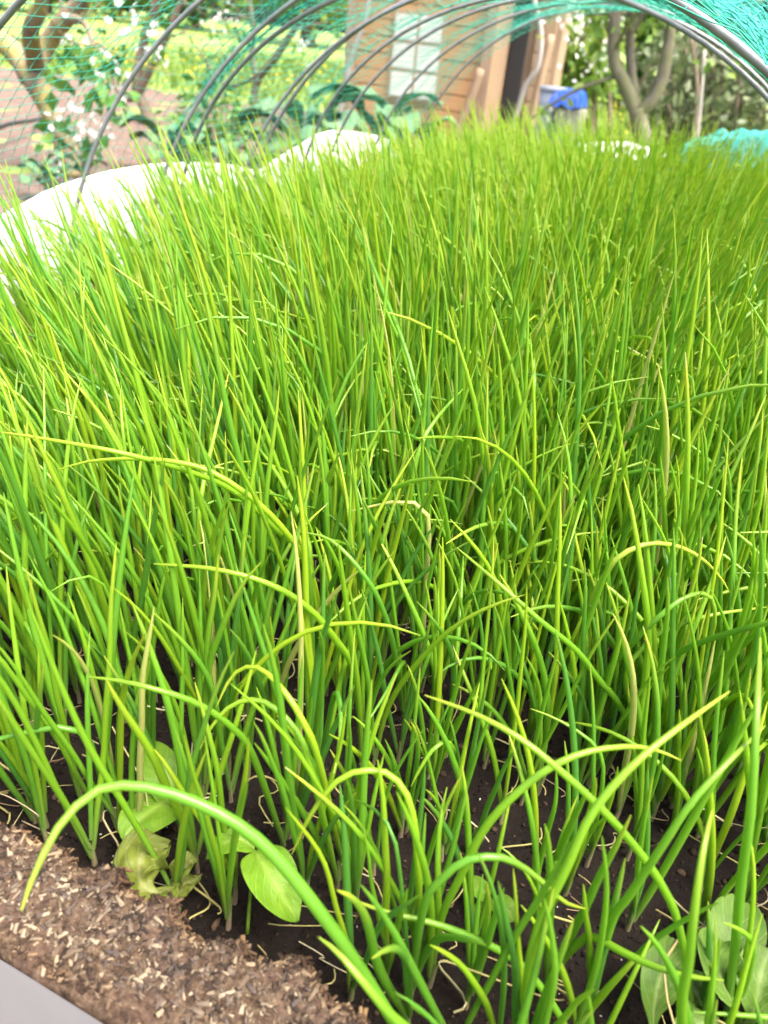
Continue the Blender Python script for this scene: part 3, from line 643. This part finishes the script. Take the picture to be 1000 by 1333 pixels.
leaf_part(w1, [A(236, 1050, .022), A(212, 1048, .030), A(185, 1065, .034), A(160, 1095, .030)], .036, 'seedling', shape=(0, .8, .5), cup=.10, crumple=.12, seed=5)
stalk(w1, [g, A(242, 1068, .012), A(236, 1051, .022)], [.0011, .001], M['seedling'])
g = ground_pt(235, 1185); w2 = thing('crumpled_weed', 'yellowing weed with one crumpled curled leaf against the chipboard edge', 'weed', g)
leaf_part(w2, [A(226, 1160, .022), A(205, 1160, .034), A(182, 1140, .042), A(190, 1108, .046), A(222, 1098, .040)], .036, 'crumple', shape=(0, .85, .5), cup=-.35, crumple=.55, curl=.10, nu=22, nv=13, seed=9)
leaf_part(w2, [A(228, 1150, .020), A(240, 1128, .030), A(258, 1118, .030)], .016, 'crumple', shape=(0, .85, .6), cup=.3, crumple=.6, curl=.12, seed=14)
leaf_part(w2, [A(232, 1168, .014), A(243, 1150, .018), A(262, 1140, .016)], .013, 'crumple', shape=(0, .85, .6), cup=.2, crumple=.6, seed=19)
stalk(w2, [g, A(230, 1172, .012), A(227, 1158, .022)], [.0010, .0009], M['seedling'])
g = ground_pt(322, 1215); w3 = thing('bean_seedling', 'seedling with a folded pair of pointed bright leaves beside the chipboard edge', 'seedling', g)
leaf_part(w3, [A(332, 1106, .050), A(312, 1094, .056), A(290, 1100, .054), A(268, 1118, .046)], .017, 'seedling', shape=(0, .8, .7), cup=.2, crumple=.10, seed=3)
leaf_part(w3, [A(332, 1108, .050), A(345, 1128, .054), A(362, 1160, .048), A(388, 1200, .036)], .031, 'seedling', shape=(0, .75, .65), cup=.35, crumple=.10, seed=7)
stalk(w3, [g, A(326, 1165, .024), A(332, 1107, .050)], [.0013, .0009], M['seedling'])
g = ground_pt(638, 1185); w4 = thing('tiny_seedling', 'tiny seedling with two round yellow green leaves alone on the open compost', 'seedling', g)
leaf_part(w4, [A(637, 1168, .018), A(625, 1158, .022), A(612, 1140, .022)], .0145, 'seedling', shape=(0, .85, .5), cup=.1, crumple=.06, seed=4)
leaf_part(w4, [A(640, 1172, .018), A(655, 1180, .021), A(670, 1200, .018)], .0165, 'seedling', shape=(0, .8, .5), cup=.1, crumple=.06, seed=6)
leaf_part(w4, [A(634, 1178, .010), A(622, 1185, .012), A(620, 1208, .008)], .008, 'seedling', shape=(0, .8, .6), cup=.1, seed=8)
stalk(w4, [g, A(639, 1170, .018)], [.0008, .0008], M['seedling'])
g = ground_pt(862, 1385); w5 = thing('lettuce_plant', 'young lettuce with one spoon shaped leaf, left of the bigger lettuce', 'lettuce', g)
leaf_part(w5, [g, A(850, 1340, .020), A(856, 1290, .042), A(868, 1250, .050), A(878, 1222, .046)], .024, 'lettuce', shape=spoon, cup=.22, crumple=.10, seed=12, nu=19)
leaf_part(w5, [g, A(878, 1370, .018), A(905, 1340, .030), A(925, 1330, .03)], .02, 'lettuce', shape=spoon, cup=.25, crumple=.12, seed=13, nu=17)
g = ground_pt(955, 1345); w6 = thing('lettuce_plant', 'bigger pale lettuce plant with several broad leaves at the bottom right corner', 'lettuce', g)
leaf_part(w6, [g, A(948, 1290, .016), A(955, 1225, .036), A(968, 1172, .040)], .034, 'lettuce', shape=spoon, cup=.18, crumple=.12, seed=21, nu=19)
leaf_part(w6, [g, A(958, 1320, .024), A(940, 1280, .050), A(930, 1240, .060), A(936, 1222, .056)], .027, 'lettuce', shape=spoon, cup=.5, crumple=.14, seed=22, nu=19)
leaf_part(w6, [g, A(980, 1320, .024), A(990, 1280, .042), A(1002, 1236, .046)], .030, 'lettuce', shape=spoon, cup=.3, crumple=.15, seed=23, nu=19)
leaf_part(w6, [g, A(930, 1330, .02), A(905, 1290, .032), A(880, 1268, .03)], .024, 'lettuce', shape=spoon, cup=.25, crumple=.12, seed=24, nu=17)
leaf_part(w6, [g, A(990, 1350, .02), A(1030, 1330, .03), A(1060, 1310, .03)], .034, 'lettuce', shape=spoon, cup=.25, crumple=.12, seed=25, nu=17)

# ------------------------------------------------------------------ garden behind
def on_ground(u, y):
    """point on the ground at depth y under picture column u"""
    v = 150
    for _ in range(30):
        p = at_y(u, v, y); v += (p[2]-GROUND)*F_PX/max(y, .5)*.8
    p = at_y(u, v, y); p[2] = GROUND; return p
def foliage(C, size, n, spread, rs, fold=.3):
    """n leaves (folded quads) about each centre"""
    r = np.random.default_rng(rs); C = np.repeat(np.asarray(C), n, 0); m = len(C); P = C+r.normal(0, 1, (m, 3))*spread
    a = unit(r.normal(0, 1, (m, 3))+[0, 0, .1]); b = unit(np.cross(a, r.normal(0, 1, (m, 3)))); nn = np.cross(a, b); s = size*r.uniform(.6, 1.35, (m, 1))
    V = np.stack([P-a*s*.5, P+b*s*.3+nn*s*fold*.4, P+a*s*.55, P-b*s*.3+nn*s*fold*.4], 1).reshape(-1, 3)
    i = np.arange(m)[:, None]*4; F = np.concatenate([i+[[0, 1, 2]], i+[[0, 2, 3]]], 0); F = F.reshape(-1, 3)
    return V, F, np.repeat(np.clip(r.normal(.5, .25, (m, 3)), 0, 1), 4, 0)
def petals(C, size, n, spread, rs):
    r = np.random.default_rng(rs); C = np.repeat(np.asarray(C), n, 0); m = len(C); P = C+r.normal(0, 1, (m, 3))*spread
    a = unit(r.normal(0, 1, (m, 3))+[.2, -.5, .4]); b = unit(np.cross(a, r.normal(0, 1, (m, 3)))); c = np.cross(a, b); Vs, Fs = [], []
    for k in range(5):
        q = k*2*np.pi/5; d = b*np.cos(q)+c*np.sin(q); e = -b*np.sin(q)+c*np.cos(q)
        Vs.append(np.stack([P, P+d*size*.5+e*size*.28+a*size*.12, P+d*size*.9+a*size*.22, P+d*size*.5-e*size*.28+a*size*.12], 1))
    V = np.concatenate(Vs).reshape(-1, 3); F = np.arange(len(V)).reshape(-1, 4); return V, F, np.repeat(r.random((len(V)//4, 3)), 4, 0)
def branch_tree(name, label, cat, limbs, mat, leafmat, leaf, tips_per, blossom=None, group=None, seed=1, twig=.5, sub=5):
    """limbs: list of (points, radii); first is the trunk. twigs and foliage grow from the limbs"""
    r = np.random.default_rng(seed); root = thing(name, label, cat, (*limbs[0][0][0][:2], GROUND), group); tips = []; twV, twF, off = [], [], 0
    for i, (P, R) in enumerate(limbs):
        V, F = one_tube(P, R, len(P)*6, 10 if i == 0 else 8); V = np.array(V)
        V += unit(r.normal(0, 1, V.shape))*np.mean(R)*.06
        obj('trunk' if i == 0 else 'limb', make_mesh('trunk' if i == 0 else 'limb', rel(V, root), F, mat), root)
        if i == 0 and len(limbs) > 1: continue
        C = smooth_curve(P, 24)
        for k in range(sub):
            q = r.uniform(.25, 1) if k else 1.0; p = C[int(q*23)]; d = unit(unit(C[-1]-C[0])*.5+r.normal(0, .75, 3)+[0, 0, .35]); L = twig*r.uniform(.5, 1.2)
            m_ = p+d*L*.5+r.normal(0, .06*L, 3); e = p+d*L+r.normal(0, .1*L, 3)+[0, 0, -.05*L]
            V, F = one_tube([p, m_, e], [R[-1]*.55, R[-1]*.2], 8, 5); twV.append(V); twF += [[a+off for a in f] for f in F]; off += len(V)
            for s in (.35, .65, 1.0): tips.append(p+(e-p)*s)
    if twV:
        o = tag(obj('twigs', make_mesh('twigs', rel(np.concatenate(twV), root), twF, mat), root), kind='stuff')
    tips = np.array(tips)
    if leaf and len(tips):
        V, F, c = foliage(tips, leaf[0], leaf[1], leaf[2], seed+3); tag(obj('crown', make_mesh('crown', rel(V, root), F, leafmat, False, c), root), kind='stuff')
    if blossom is not None and len(tips):
        sel = tips[r.random(len(tips)) < blossom[0]]
        extra = np.array(blossom[3]) if len(blossom) > 3 else np.zeros((0, 3)); sel = np.concatenate([sel, extra]) if len(extra) else sel
        V, F, c = petals(sel, blossom[1], 9, blossom[2], seed+5); tag(obj('blossom', make_mesh('blossom', rel(V, root), F, M['petal'], False, c), root), kind='stuff')
    return root
Y = lambda u, v, y: at_y(u, v, y)
# left fruit tree
b = at_z(96, 232, GROUND); y0 = b[1]
T1 = branch_tree('fruit_tree', 'mossy forked fruit tree with white blossom at the left edge, in bare soil', 'tree',
    [([b, Y(78, 175, y0), Y(58, 130, y0), Y(42, 100, y0)], [.07, .058, .056, .066]),
     ([Y(42, 104, y0), Y(22, 72, y0), Y(-10, 40, y0), Y(-40, -10, y0), Y(-60, -120, y0)], [.064, .058, .05, .04, .025]),
     ([Y(42, 102, y0), Y(60, 60, y0+.1), Y(85, 25, y0+.1), Y(118, -20, y0+.1), Y(150, -120, y0)], [.06, .05, .042, .036, .02]),
     ([Y(46, 80, y0), Y(40, 40, y0-.3), Y(55, 0, y0-.4), Y(50, -80, y0-.5)], [.05, .045, .035, .02]),
     ([Y(88, 24, y0), Y(110, 30, y0-.2), Y(122, 60, y0-.3)], [.03, .018, .012])],
    M['bark_moss'], M['leaf_bright'], (.065, 1, .07), 3, (.10, .022, .045, [Y(168, 28, y0-.2), Y(183, 38, y0-.2), Y(98, 50, y0-.2), Y(112, 62, y0-.2), Y(148, 100, y0-.3), Y(132, 108, y0-.3), Y(88, 163, y0-.4), Y(108, 160, y0-.4), Y(112, 178, y0-.4), Y(140, 186, y0-.4), Y(90, 215, y0-.4)]), 'fruit trees in the garden', 3, .6, 4)
V, F, c = foliage([Y(95, 85, y0-.3), Y(105, 92, y0-.3), Y(88, 95, y0-.3), Y(135, 82, y0-.3), Y(142, 118, y0-.4), Y(152, 122, y0-.4), Y(135, 125, y0-.4), Y(92, 140, y0-.4), Y(112, 195, y0-.4), Y(75, 190, y0-.4), Y(120, 210, y0-.4), Y(205, 10, y0), Y(150, 10, y0)], .10, 7, .05, 8)
tag(obj('leaf_clusters', make_mesh('leaf_clusters', rel(V, T1), F, M['leaf_mid'], False, c), T1), kind='stuff')
b = at_z(198, 165, GROUND); y0 = b[1]
branch_tree('fruit_tree', 'slender dark fruit tree with several stems behind the near left hoop', 'tree',
    [([b, Y(188, 140, y0), Y(178, 118, y0)], [.06, .05, .045]),
     ([Y(178, 118, y0), Y(182, 75, y0), Y(196, 30, y0), Y(212, -20, y0), Y(225, -90, y0)], [.045, .04, .04, .03, .015]),
     ([Y(180, 122, y0), Y(205, 70, y0), Y(222, 35, y0), Y(245, -20, y0)], [.04, .035, .03, .015]),
     ([Y(182, 126, y0), Y(165, 128, y0), Y(150, 110, y0), Y(140, 70, y0)], [.03, .028, .022, .012])],
    M['bark_dark'], M['leaf_mid'], (.09, 2, .10), 3, (.10, .026, .06), 'fruit trees in the garden', 9, .8, 5)
b = at_z(330, 135, GROUND); y0 = min(b[1], 9.5); b = on_ground(330, y0)
branch_tree('fruit_tree', 'thin young fruit tree with pale crooked stems beyond the twin hoops', 'tree',
    [([b, Y(332, 118, y0), Y(338, 100, y0)], [.06, .05, .045]),
     ([Y(338, 100, y0), Y(362, 70, y0), Y(378, 45, y0), Y(400, 10, y0), Y(420, -60, y0)], [.05, .045, .04, .03, .02]),
     ([Y(336, 110, y0), Y(328, 70, y0), Y(330, 40, y0), Y(322, -20, y0)], [.04, .035, .03, .02]),
     ([Y(345, 95, y0), Y(300, 112, y0), Y(275, 90, y0), Y(255, 60, y0)], [.03, .025, .02, .012])],
    M['bark_grey'], M['leaf_bright'], (.12, 2, .14), 3, (.12, .035, .09, [Y(395, 58, y0), Y(388, 52, y0), Y(292, 20, y0), Y(300, 30, y0)]), 'fruit trees in the garden', 14, 1.0, 5)
# forked tree on the right
y0 = 6.2; b = on_ground(838, y0)
branch_tree('forked_tree', 'bare forked tree with three grey limbs framed by the last hoop', 'tree',
    [([b, Y(838, 190, y0), Y(832, 160, y0), Y(830, 142, y0)], [.085, .066, .06, .065]),
     ([Y(828, 146, y0), Y(814, 112, y0), Y(800, 80, y0), Y(800, 30, y0), Y(806, -40, y0)], [.048, .044, .042, .04, .03]),
     ([Y(828, 146, y0), Y(822, 100, y0+.1), Y(820, 50, y0+.1), Y(822, 10, y0+.1), Y(810, -60, y0+.1)], [.04, .034, .032, .03, .02]),
     ([Y(834, 146, y0), Y(850, 128, y0), Y(862, 100, y0), Y(868, 70, y0), Y(876, 20, y0), Y(890, -60, y0)], [.05, .046, .04, .035, .032, .02]),
     ([Y(822, 40, y0), Y(834, 22, y0), Y(840, 0, y0)], [.03, .022, .015])],
    M['bark_grey'], M['leaf_bright'], (.085, 6, .09), 3, (.12, .024, .06, [Y(745, 38, y0+.5), Y(758, 32, y0+.5), Y(735, 30, y0+.5), Y(752, 44, y0+.5), Y(762, 20, y0+.5), Y(760, 78, y0+.5), Y(785, 75, y0+.5), Y(790, 20, y0+.3)]), 'fruit trees in the garden', 21, .7, 5)
# thicket at the right: many-stemmed dark shrub
def shrub(label, u0, u1, vt, y, mat, n, seed, leafsize, group=None, name='shrub', stems=14, stemmat='bark_dark'):
    r = np.random.default_rng(seed); b = on_ground((u0+u1)/2, y); root = thing(name, label, 'shrub', b, group); tips = []; Vs, Fs, off = [], [], 0
    for i in range(stems):
        u = r.uniform(u0, u1); p = on_ground(u, y+r.uniform(-.5, .5)); top = Y(u+r.normal(0, 18), vt+r.uniform(-10, 60), p[1]); m_ = (p+top)/2+r.normal(0, .08, 3)
        V, F = one_tube([p, m_, top], [.025, .01], 9, 5); Vs.append(V); Fs += [[a+off for a in f] for f in F]; off += len(V)
        for q in r.uniform(.3, 1.05, 9): tips.append(p+(top-p)*q+r.normal(0, .14, 3))
    tag(obj('stems', make_mesh('stems', rel(np.concatenate(Vs), root), Fs, M[stemmat]), root), kind='stuff')
    V, F, c = foliage(tips, leafsize, n, .10, seed); tag(obj('foliage', make_mesh('foliage', rel(V, root), F, M[mat], False, c), root), kind='stuff'); return root
SH = 'shrubs at the back of the garden'
shrub('dark twiggy thicket behind the last hoop at the right edge', 890, 1010, 25, 7.6, 'leaf_dark', 11, 5, .09, SH)
shrub('dull green thicket to the left of the darkest one, behind the forked tree', 868, 935, 55, 8.6, 'leaf_dark', 8, 6, .10, SH)
shrub('bright leafy bush between the hut and the forked tree', 715, 800, -20, 10.5, 'leaf_bright', 12, 7, .14, SH)
shrub('bright green bush beyond the crooked young tree', 300, 400, 70, 14, 'leaf_bright', 8, 8, .12, SH)
shrub('low green bush among the kale, beside the twin hoops', 268, 300, 120, 4.6, 'leaf_mid', 9, 12, .07, SH, stems=8)
# row of trees far behind
def far_tree(u, y, h, w, mat, label, seed):
    r = np.random.default_rng(seed); b = on_ground(u, y); b[2] = GROUND+.2
    root = thing('far_tree', label, 'tree', b, 'trees beyond the garden')
    V, F = one_tube([b-[0, 0, .4], b+[.1, 0, h*.4], b+[0, .1, h*.8]], [w*.06, w*.03], 10, 7); obj('trunk', make_mesh('trunk', rel(V, root), F, M['bark_dark']), root)
    n = 260; d = unit(r.normal(0, 1, (n, 3)))*r.uniform(.35, 1, (n, 1))**.6; C = b+[0, 0, h*.58]+d*[w*.5, w*.5, h*.46]; C += r.normal(0, w*.05, C.shape)
    V, F, c = foliage(C, w*.055, 14, w*.05, seed+1); tag(obj('crown', make_mesh('crown', rel(V, root), F, M[mat], False, c), root), kind='stuff')
for a in [(60, 40, 7, 8, 'leaf_bright', 'light green round tree far beyond the left fruit tree', 31), (250, 46, 8, 9, 'leaf_mid', 'mid green tree far beyond the dark multi stemmed tree', 32), (400, 42, 8, 8, 'leaf_bright', 'light green tree far off to the left of the hut', 33),
          (690, 20, 6, 6, 'leaf_bright', 'light green tree showing right beside the hut', 34), (770, 24, 7, 7, 'leaf_bright', 'pale green tree behind the blue tarp', 35), (860, 22, 6.5, 6, 'leaf_bright', 'pale green tree straight behind the forked tree', 36), (960, 20, 6, 6.5, 'leaf_mid', 'green tree behind the dark thicket', 37), (1050, 18, 6, 6, 'leaf_mid', 'green tree just past the right edge of the thicket', 38),
          (-60, 36, 7, 8, 'leaf_mid', 'mid green tree at the far left edge', 39), (150, 52, 8, 10, 'leaf_bright', 'pale tree in the far gap between the left fruit trees', 40), (820, 34, 9, 9, 'leaf_mid', 'taller green tree far behind the blue tarp', 41)]:
    far_tree(*a)
# kale plants
def kale(u, v, y, size, label, seed, n=9):
    r = np.random.default_rng(seed); b = on_ground(u, y); top = Y(u, v, y); root = thing('kale_plant', label, 'kale', b, 'kale plants beside the bed')
    hgt = max(top[2]-GROUND, .3)
    V, F = one_tube([b, b+[.02, 0, hgt*.35], b+[0, .02, hgt*.6]], [.02, .014], 8, 7); obj('stem', make_mesh('stem', rel(V, root), F, M['kale'], True, np.tile([.5, .8, .5], (len(V), 1))), root)
    for i in range(n):
        a = i*2.4+r.uniform(-.3, .3); L = size*r.uniform(.75, 1.1); z0 = hgt*(.25+.4*i/n); p = b+[0, 0, z0]; d = np.array([math.cos(a), math.sin(a), 0])
        up = .35+.75*i/n; P = [p, p+d*L*.3+[0, 0, L*.32*up], p+d*L*.65+[0, 0, L*.55*up], p+d*L+[0, 0, L*(.55*up-.12)]]
        V, F, c = blade(P, L*.62, (.10, .10, .14, .55, .95, 1, .95, .8, .35), .3, .25, .05, 16, 9, seed+i)
        o = obj('leaf', make_mesh('leaf', rel(V, root), F, M['kale'], True, c), root); m = o.modifiers.new('thick', 'SOLIDIFY'); m.thickness = .002
for a in [(222, 168, 4.2, .27, 'grey green kale plant in front of the dark soil, by the near white panel', 51), (62, 256, 3.0, .13, 'low dark kale plant peeping over the near end of the white panel', 52), (112, 232, 3.4, .13, 'small kale plant under the white blossom at the left', 53),
          (400, 128, 4.6, .42, 'large spreading kale plant in front of the hut, left one', 54), (485, 110, 4.9, .42, 'tall kale plant with dark upright leaves in front of the hut window', 55), (540, 140, 5.4, .30, 'low kale plant at the foot of the hut window', 56), (450, 150, 3.9, .30, 'kale plant with broad pale leaves just above the second white panel', 57), (300, 172, 4.0, .22, 'kale plant behind the hump between the white panels', 58)]:
    kale(*a)
# hut
yh = 7.2; L_, R_ = Y(452, 100, yh)[0], Y(640, 100, yh)[0]; R2 = Y(708, 100, yh)[0]
hut = thing('wooden_hut', 'orange plank garden hut with a pale paned window', 'hut', ((L_+R2)/2, yh, GROUND))
hb = np.array(hut.location)
def hpart(name, c, s, mat, parent=None, bv=.004, rot=0):
    v, f = box(np.array(c)-hb, s, rot); o = obj(name, make_mesh(name, v, f, M[mat], False), parent or hut); return bevel(o, bv) if bv else o
hpart('wall', ((L_+R_)/2, yh+.50, GROUND+1.15), (R_-L_, .9, 2.3), 'brown_wood')
hpart('wall', ((R_+R2)/2, yh+.58, GROUND+1.15), (R2-R_-.02, .25, 2.3), 'brown_wood')
npk = 18; me0 = None
for i in range(npk):
    z = GROUND+.065+i*.128
    if me0 is None:
        v, f = box((0, 0, 0), (R_-L_, .022, .120)); me0 = make_mesh('plank', v, f, M['orange_wood'], False)
    o = obj('plank', me0, hut, np.array([(L_+R_)/2, yh+.03+random.uniform(-.002, .002), z])-hb); bevel(o, .005)
w2_ = R2-R_-.11; me1 = None
for i in range(npk):
    z = GROUND+.065+i*.128
    if me1 is None:
        v, f = box((0, 0, 0), (w2_*.50, .022, .120)); me1 = make_mesh('plank', v, f, M['brown_wood'], False)
    o = obj('plank', me1, hut, np.array([R_+.10+w2_*.60, yh+.43, z])-hb); bevel(o, .005)
wc = (Y(509, 70, yh)+Y(577, 70, yh))/2; wt = Y(540, 14, yh)[2]; wb = Y(540, 132, yh)[2]; ww = Y(577, 70, yh)[0]-Y(509, 70, yh)[0]; wz = (wt+wb)/2; wh = wt-wb
win = hpart('window', (wc[0], yh+.010, wz), (ww, .05, wh), 'frame')
nr = 3
for i in range(2):
    for j in range(nr):
        v, f = box((wc[0]+(i-.5)*ww*.47-hb[0], yh-.018-hb[1], wz+(j-1)*wh*.318-hb[2]), (ww*.41, .012, wh*.275)); obj('pane', make_mesh('pane', v, f, M['pane'], False), win)
hpart('corner_post', (R_-.05, yh-.02, GROUND+1.15), (.10, .08, 2.3), 'brown_wood')
hpart('corner_post', (L_+.03, yh-.02, GROUND+1.15), (.08, .08, 2.3), 'brown_wood')
hpart('gap_shade_slab', (R_+.09, yh+.40, GROUND+1.0), (.14, .04, 2.0), 'dark')  # near-black slab, paints the shade in the gap between the walls
hpart('roof', ((L_+R2)/2, yh+.4, GROUND+2.36), (R2-L_+.3, 1.4, .07), 'roof')
def pole(label, pts, r, mat, y, name='leaning_pole', cat='pole'):
    P = [Y(u, v, y) for u, v in pts]; p0 = P[0].copy(); d = P[0]-P[1]
    if p0[2] > GROUND: P = [P[0]+d*((P[0][2]-GROUND)/max(abs(d[2]), .05))]+P
    V, F = one_tube(P, r, len(P)*4, 8); o = obj(name, make_mesh(name, V-P[0], F, M[mat]), None, P[0]); return tag(o, label, cat)
pole('pale pole leaning against the left corner of the hut', [(446, 130), (458, 75), (474, 30), (486, -30)], [.026, .024, .022], 'pole', yh-.25)
pole('pale crooked pole leaning in front of the right part of the hut', [(672, 150), (684, 112), (700, 88), (704, 40), (690, -20)], [.022, .022, .02], 'pole', yh-.2)
pole('red brown stake leaning right of the hut', [(697, 135), (706, 95), (718, 45)], [.05, .04, .03], 'brown_wood', yh+.1)
pole('thin pale stake standing in front of the thicket', [(910, 155), (914, 110), (917, 65)], [.014, .012], 'pole', 7.0)
pole('dark brown stake leaning by the corner of the hut', [(600, 160), (615, 125), (626, 90)], [.04, .035], 'brown_wood', yh-.15)
# grey bin and blue tarp
yb = 6.5; p1 = Y(713, 135, yb); p2 = Y(740, 127, yb)
bin_ = thing('grey_bin', 'grey plastic bin standing right of the hut', 'bin', (p1[0], yb+.1, GROUND))
zt = Y(713, 119, yb)[2]; hb2 = np.array(bin_.location)
V, F = one_tube([(0, 0, 0), (0, 0, (zt-GROUND)*.5), (0, 0, zt-GROUND)], [.075, .10], 8, 14); obj('body', make_mesh('body', V, F, M['greyplastic']), bin_)
V, F = one_tube([(0, 0, zt-GROUND+.002), (0, 0, zt-GROUND+.035)], [.107, .103], 3, 14); obj('lid', make_mesh('lid', V, F, M['greyplastic']), bin_)
zt = Y(740, 117, yb)[2]; zb = Y(740, 139, yb)[2]
nxx = 26; U, W_ = np.meshgrid(np.linspace(-1, 1, nxx), np.linspace(-1, 1, nxx), indexing='ij')
hgt = (zt-zb)*np.clip(1-np.maximum(np.abs(U), np.abs(W_))**6*.95, 0, 1)+.05*fbm(U*3, W_*3, 61, 3)
V = np.stack([U*.105*(1+.12*(1-hgt/(zt-zb))), W_*.2, hgt], -1).reshape(-1, 3)
stool_h = zb-GROUND
tarp = tag(obj('blue_tarp', make_mesh('blue_tarp', V, grid_faces(nxx, nxx), M['blue']), None, (p2[0], yb+.05, zb)), 'bright blue plastic sheet bundled over a pale crate beside the grey bin', 'tarp')
v, f = box((0, 0, stool_h/2-.005), (.17, .34, stool_h-.01)); cr = tag(obj('pale_crate', make_mesh('pale_crate', v, f, M['pole'], False), None, (p2[0]+.045, yb+.05, GROUND)), 'pale crate under the blue plastic sheet', 'crate'); bevel(cr, .01)
# teal net heap and white fleece beyond the end of the bed
def heap(name, label, cat, us, ys, vt, mat, net_, seed, z0, nu=70, nv=46, rough=1., pw=.35):
    a = on_ground(us[0], ys[0]); b2 = on_ground(us[1], ys[0]); U, W_ = np.meshgrid(np.linspace(0, 1, nu), np.linspace(0, 1, nv), indexing='ij')
    X_ = a[0]+(b2[0]-a[0])*U; Y_ = ys[0]+(ys[1]-ys[0])*W_; top = Y((us[0]+us[1])/2, vt, (ys[0]+ys[1])/2)[2]
    Zz = z0+(top-z0)*np.clip(np.sin(np.pi*W_), 0, 1)**.5*(np.clip(np.sin(np.pi*U), 0, 1)**pw)*(1+.5*rough*fbm(U*5, W_*3, seed, 3))+.06*rough*fbm(U*16, W_*9, seed+2, 3)
    root = np.array([X_.mean(), Y_.mean(), z0]); V = np.stack([X_, Y_, Zz], -1)-root
    if net_: o = knit(name, V, nu, nv, M[mat], .0022); o.location = root
    else: o = obj(name, make_mesh(name, V.reshape(-1, 3), grid_faces(nu, nv), M[mat]), None, root)
    return tag(o, label, cat)
heap('teal_net_heap', 'bundle of teal netting heaped beyond the right far corner of the bed', 'net', (805, 1040), (3.2, 3.9), 162, 'teal', True, 71, GROUND+.02, 90, 90, rough=.5, pw=.12)
heap('teal_net_heap', 'flat spread of teal netting lying behind the end of the bed', 'net', (865, 1010), (3.2, 4.0), 172, 'teal', True, 74, GROUND+.02, 80, 60)
heap('white_fleece', 'white garden fleece spread behind the end of the bed', 'fleece', (660, 850), (3.6, 4.6), 177, 'fleece', False, 76, GROUND+.02, rough=.10, pw=.10)
# stick and meadow growth
P = [at_z(-30, 178, GROUND+.1), at_z(10, 162, GROUND+.14), at_z(42, 157, GROUND+.1), at_z(60, 152, GROUND+.02)]
V, F = one_tube(P, [.016, .014, .010], 12, 6); tag(obj('dark_stick', make_mesh('dark_stick', V-P[0], F, M['black']), None, P[0]), 'dark stick lying on the bare soil at the left edge', 'stick')
n = 26000; x = rng.uniform(-14, 6, n); y = 3.0+22*rng.random(n)**1.3
ok = ~((x > -13) & (x < -.9) & (y < 9.4+.25*rng.normal(0, 1, n)) & ~((x > -4.5) & (y > 6.4))) & ~((np.abs(x) < .7) & (y < 3.0)); x, y = x[ok], y[ok]; n = len(x)
h = rng.uniform(.06, .24, n)*np.clip(y/9, .6, 1.5); az = rng.uniform(0, 6.28, n); tl = rng.normal(0, .35, (n, 2)); wd = h*.07+.004
bb = np.stack([x, y, np.full(n, GROUND-.01)], -1); s = np.stack([np.cos(az), np.sin(az), 0*az], -1)*wd[:, None]; tp = bb+np.stack([tl[:, 0]*h, tl[:, 1]*h, h], -1); md = (bb*.5+tp*.5)+[0, 0, .0]; md[:, 2] += h*.1
V = np.stack([bb-s, bb+s, md+s*.7, tp, md-s*.7], 1).reshape(-1, 3); F = (np.arange(n)[:, None]*5+np.arange(5)[None])
tag(obj('meadow_grass', make_mesh('meadow_grass', V, F, M['blade'], False, np.repeat(rng.random((n, 3)), 5, 0))), 'light green meadow grass around the garden', 'grass', None, 'stuff')
n = 900; x = rng.uniform(-13, 3, n); y = rng.uniform(9.8, 22, n)
V, F, c = lumps(n, x, y, GROUND+rng.uniform(.1, .3, n), np.full(n, .022), 9)
tag(obj('yellow_flowers', make_mesh('yellow_flowers', V, F, M['yellow'], False, c)), 'yellow flowers dotted through the meadow behind the garden', 'flowers', None, 'stuff')
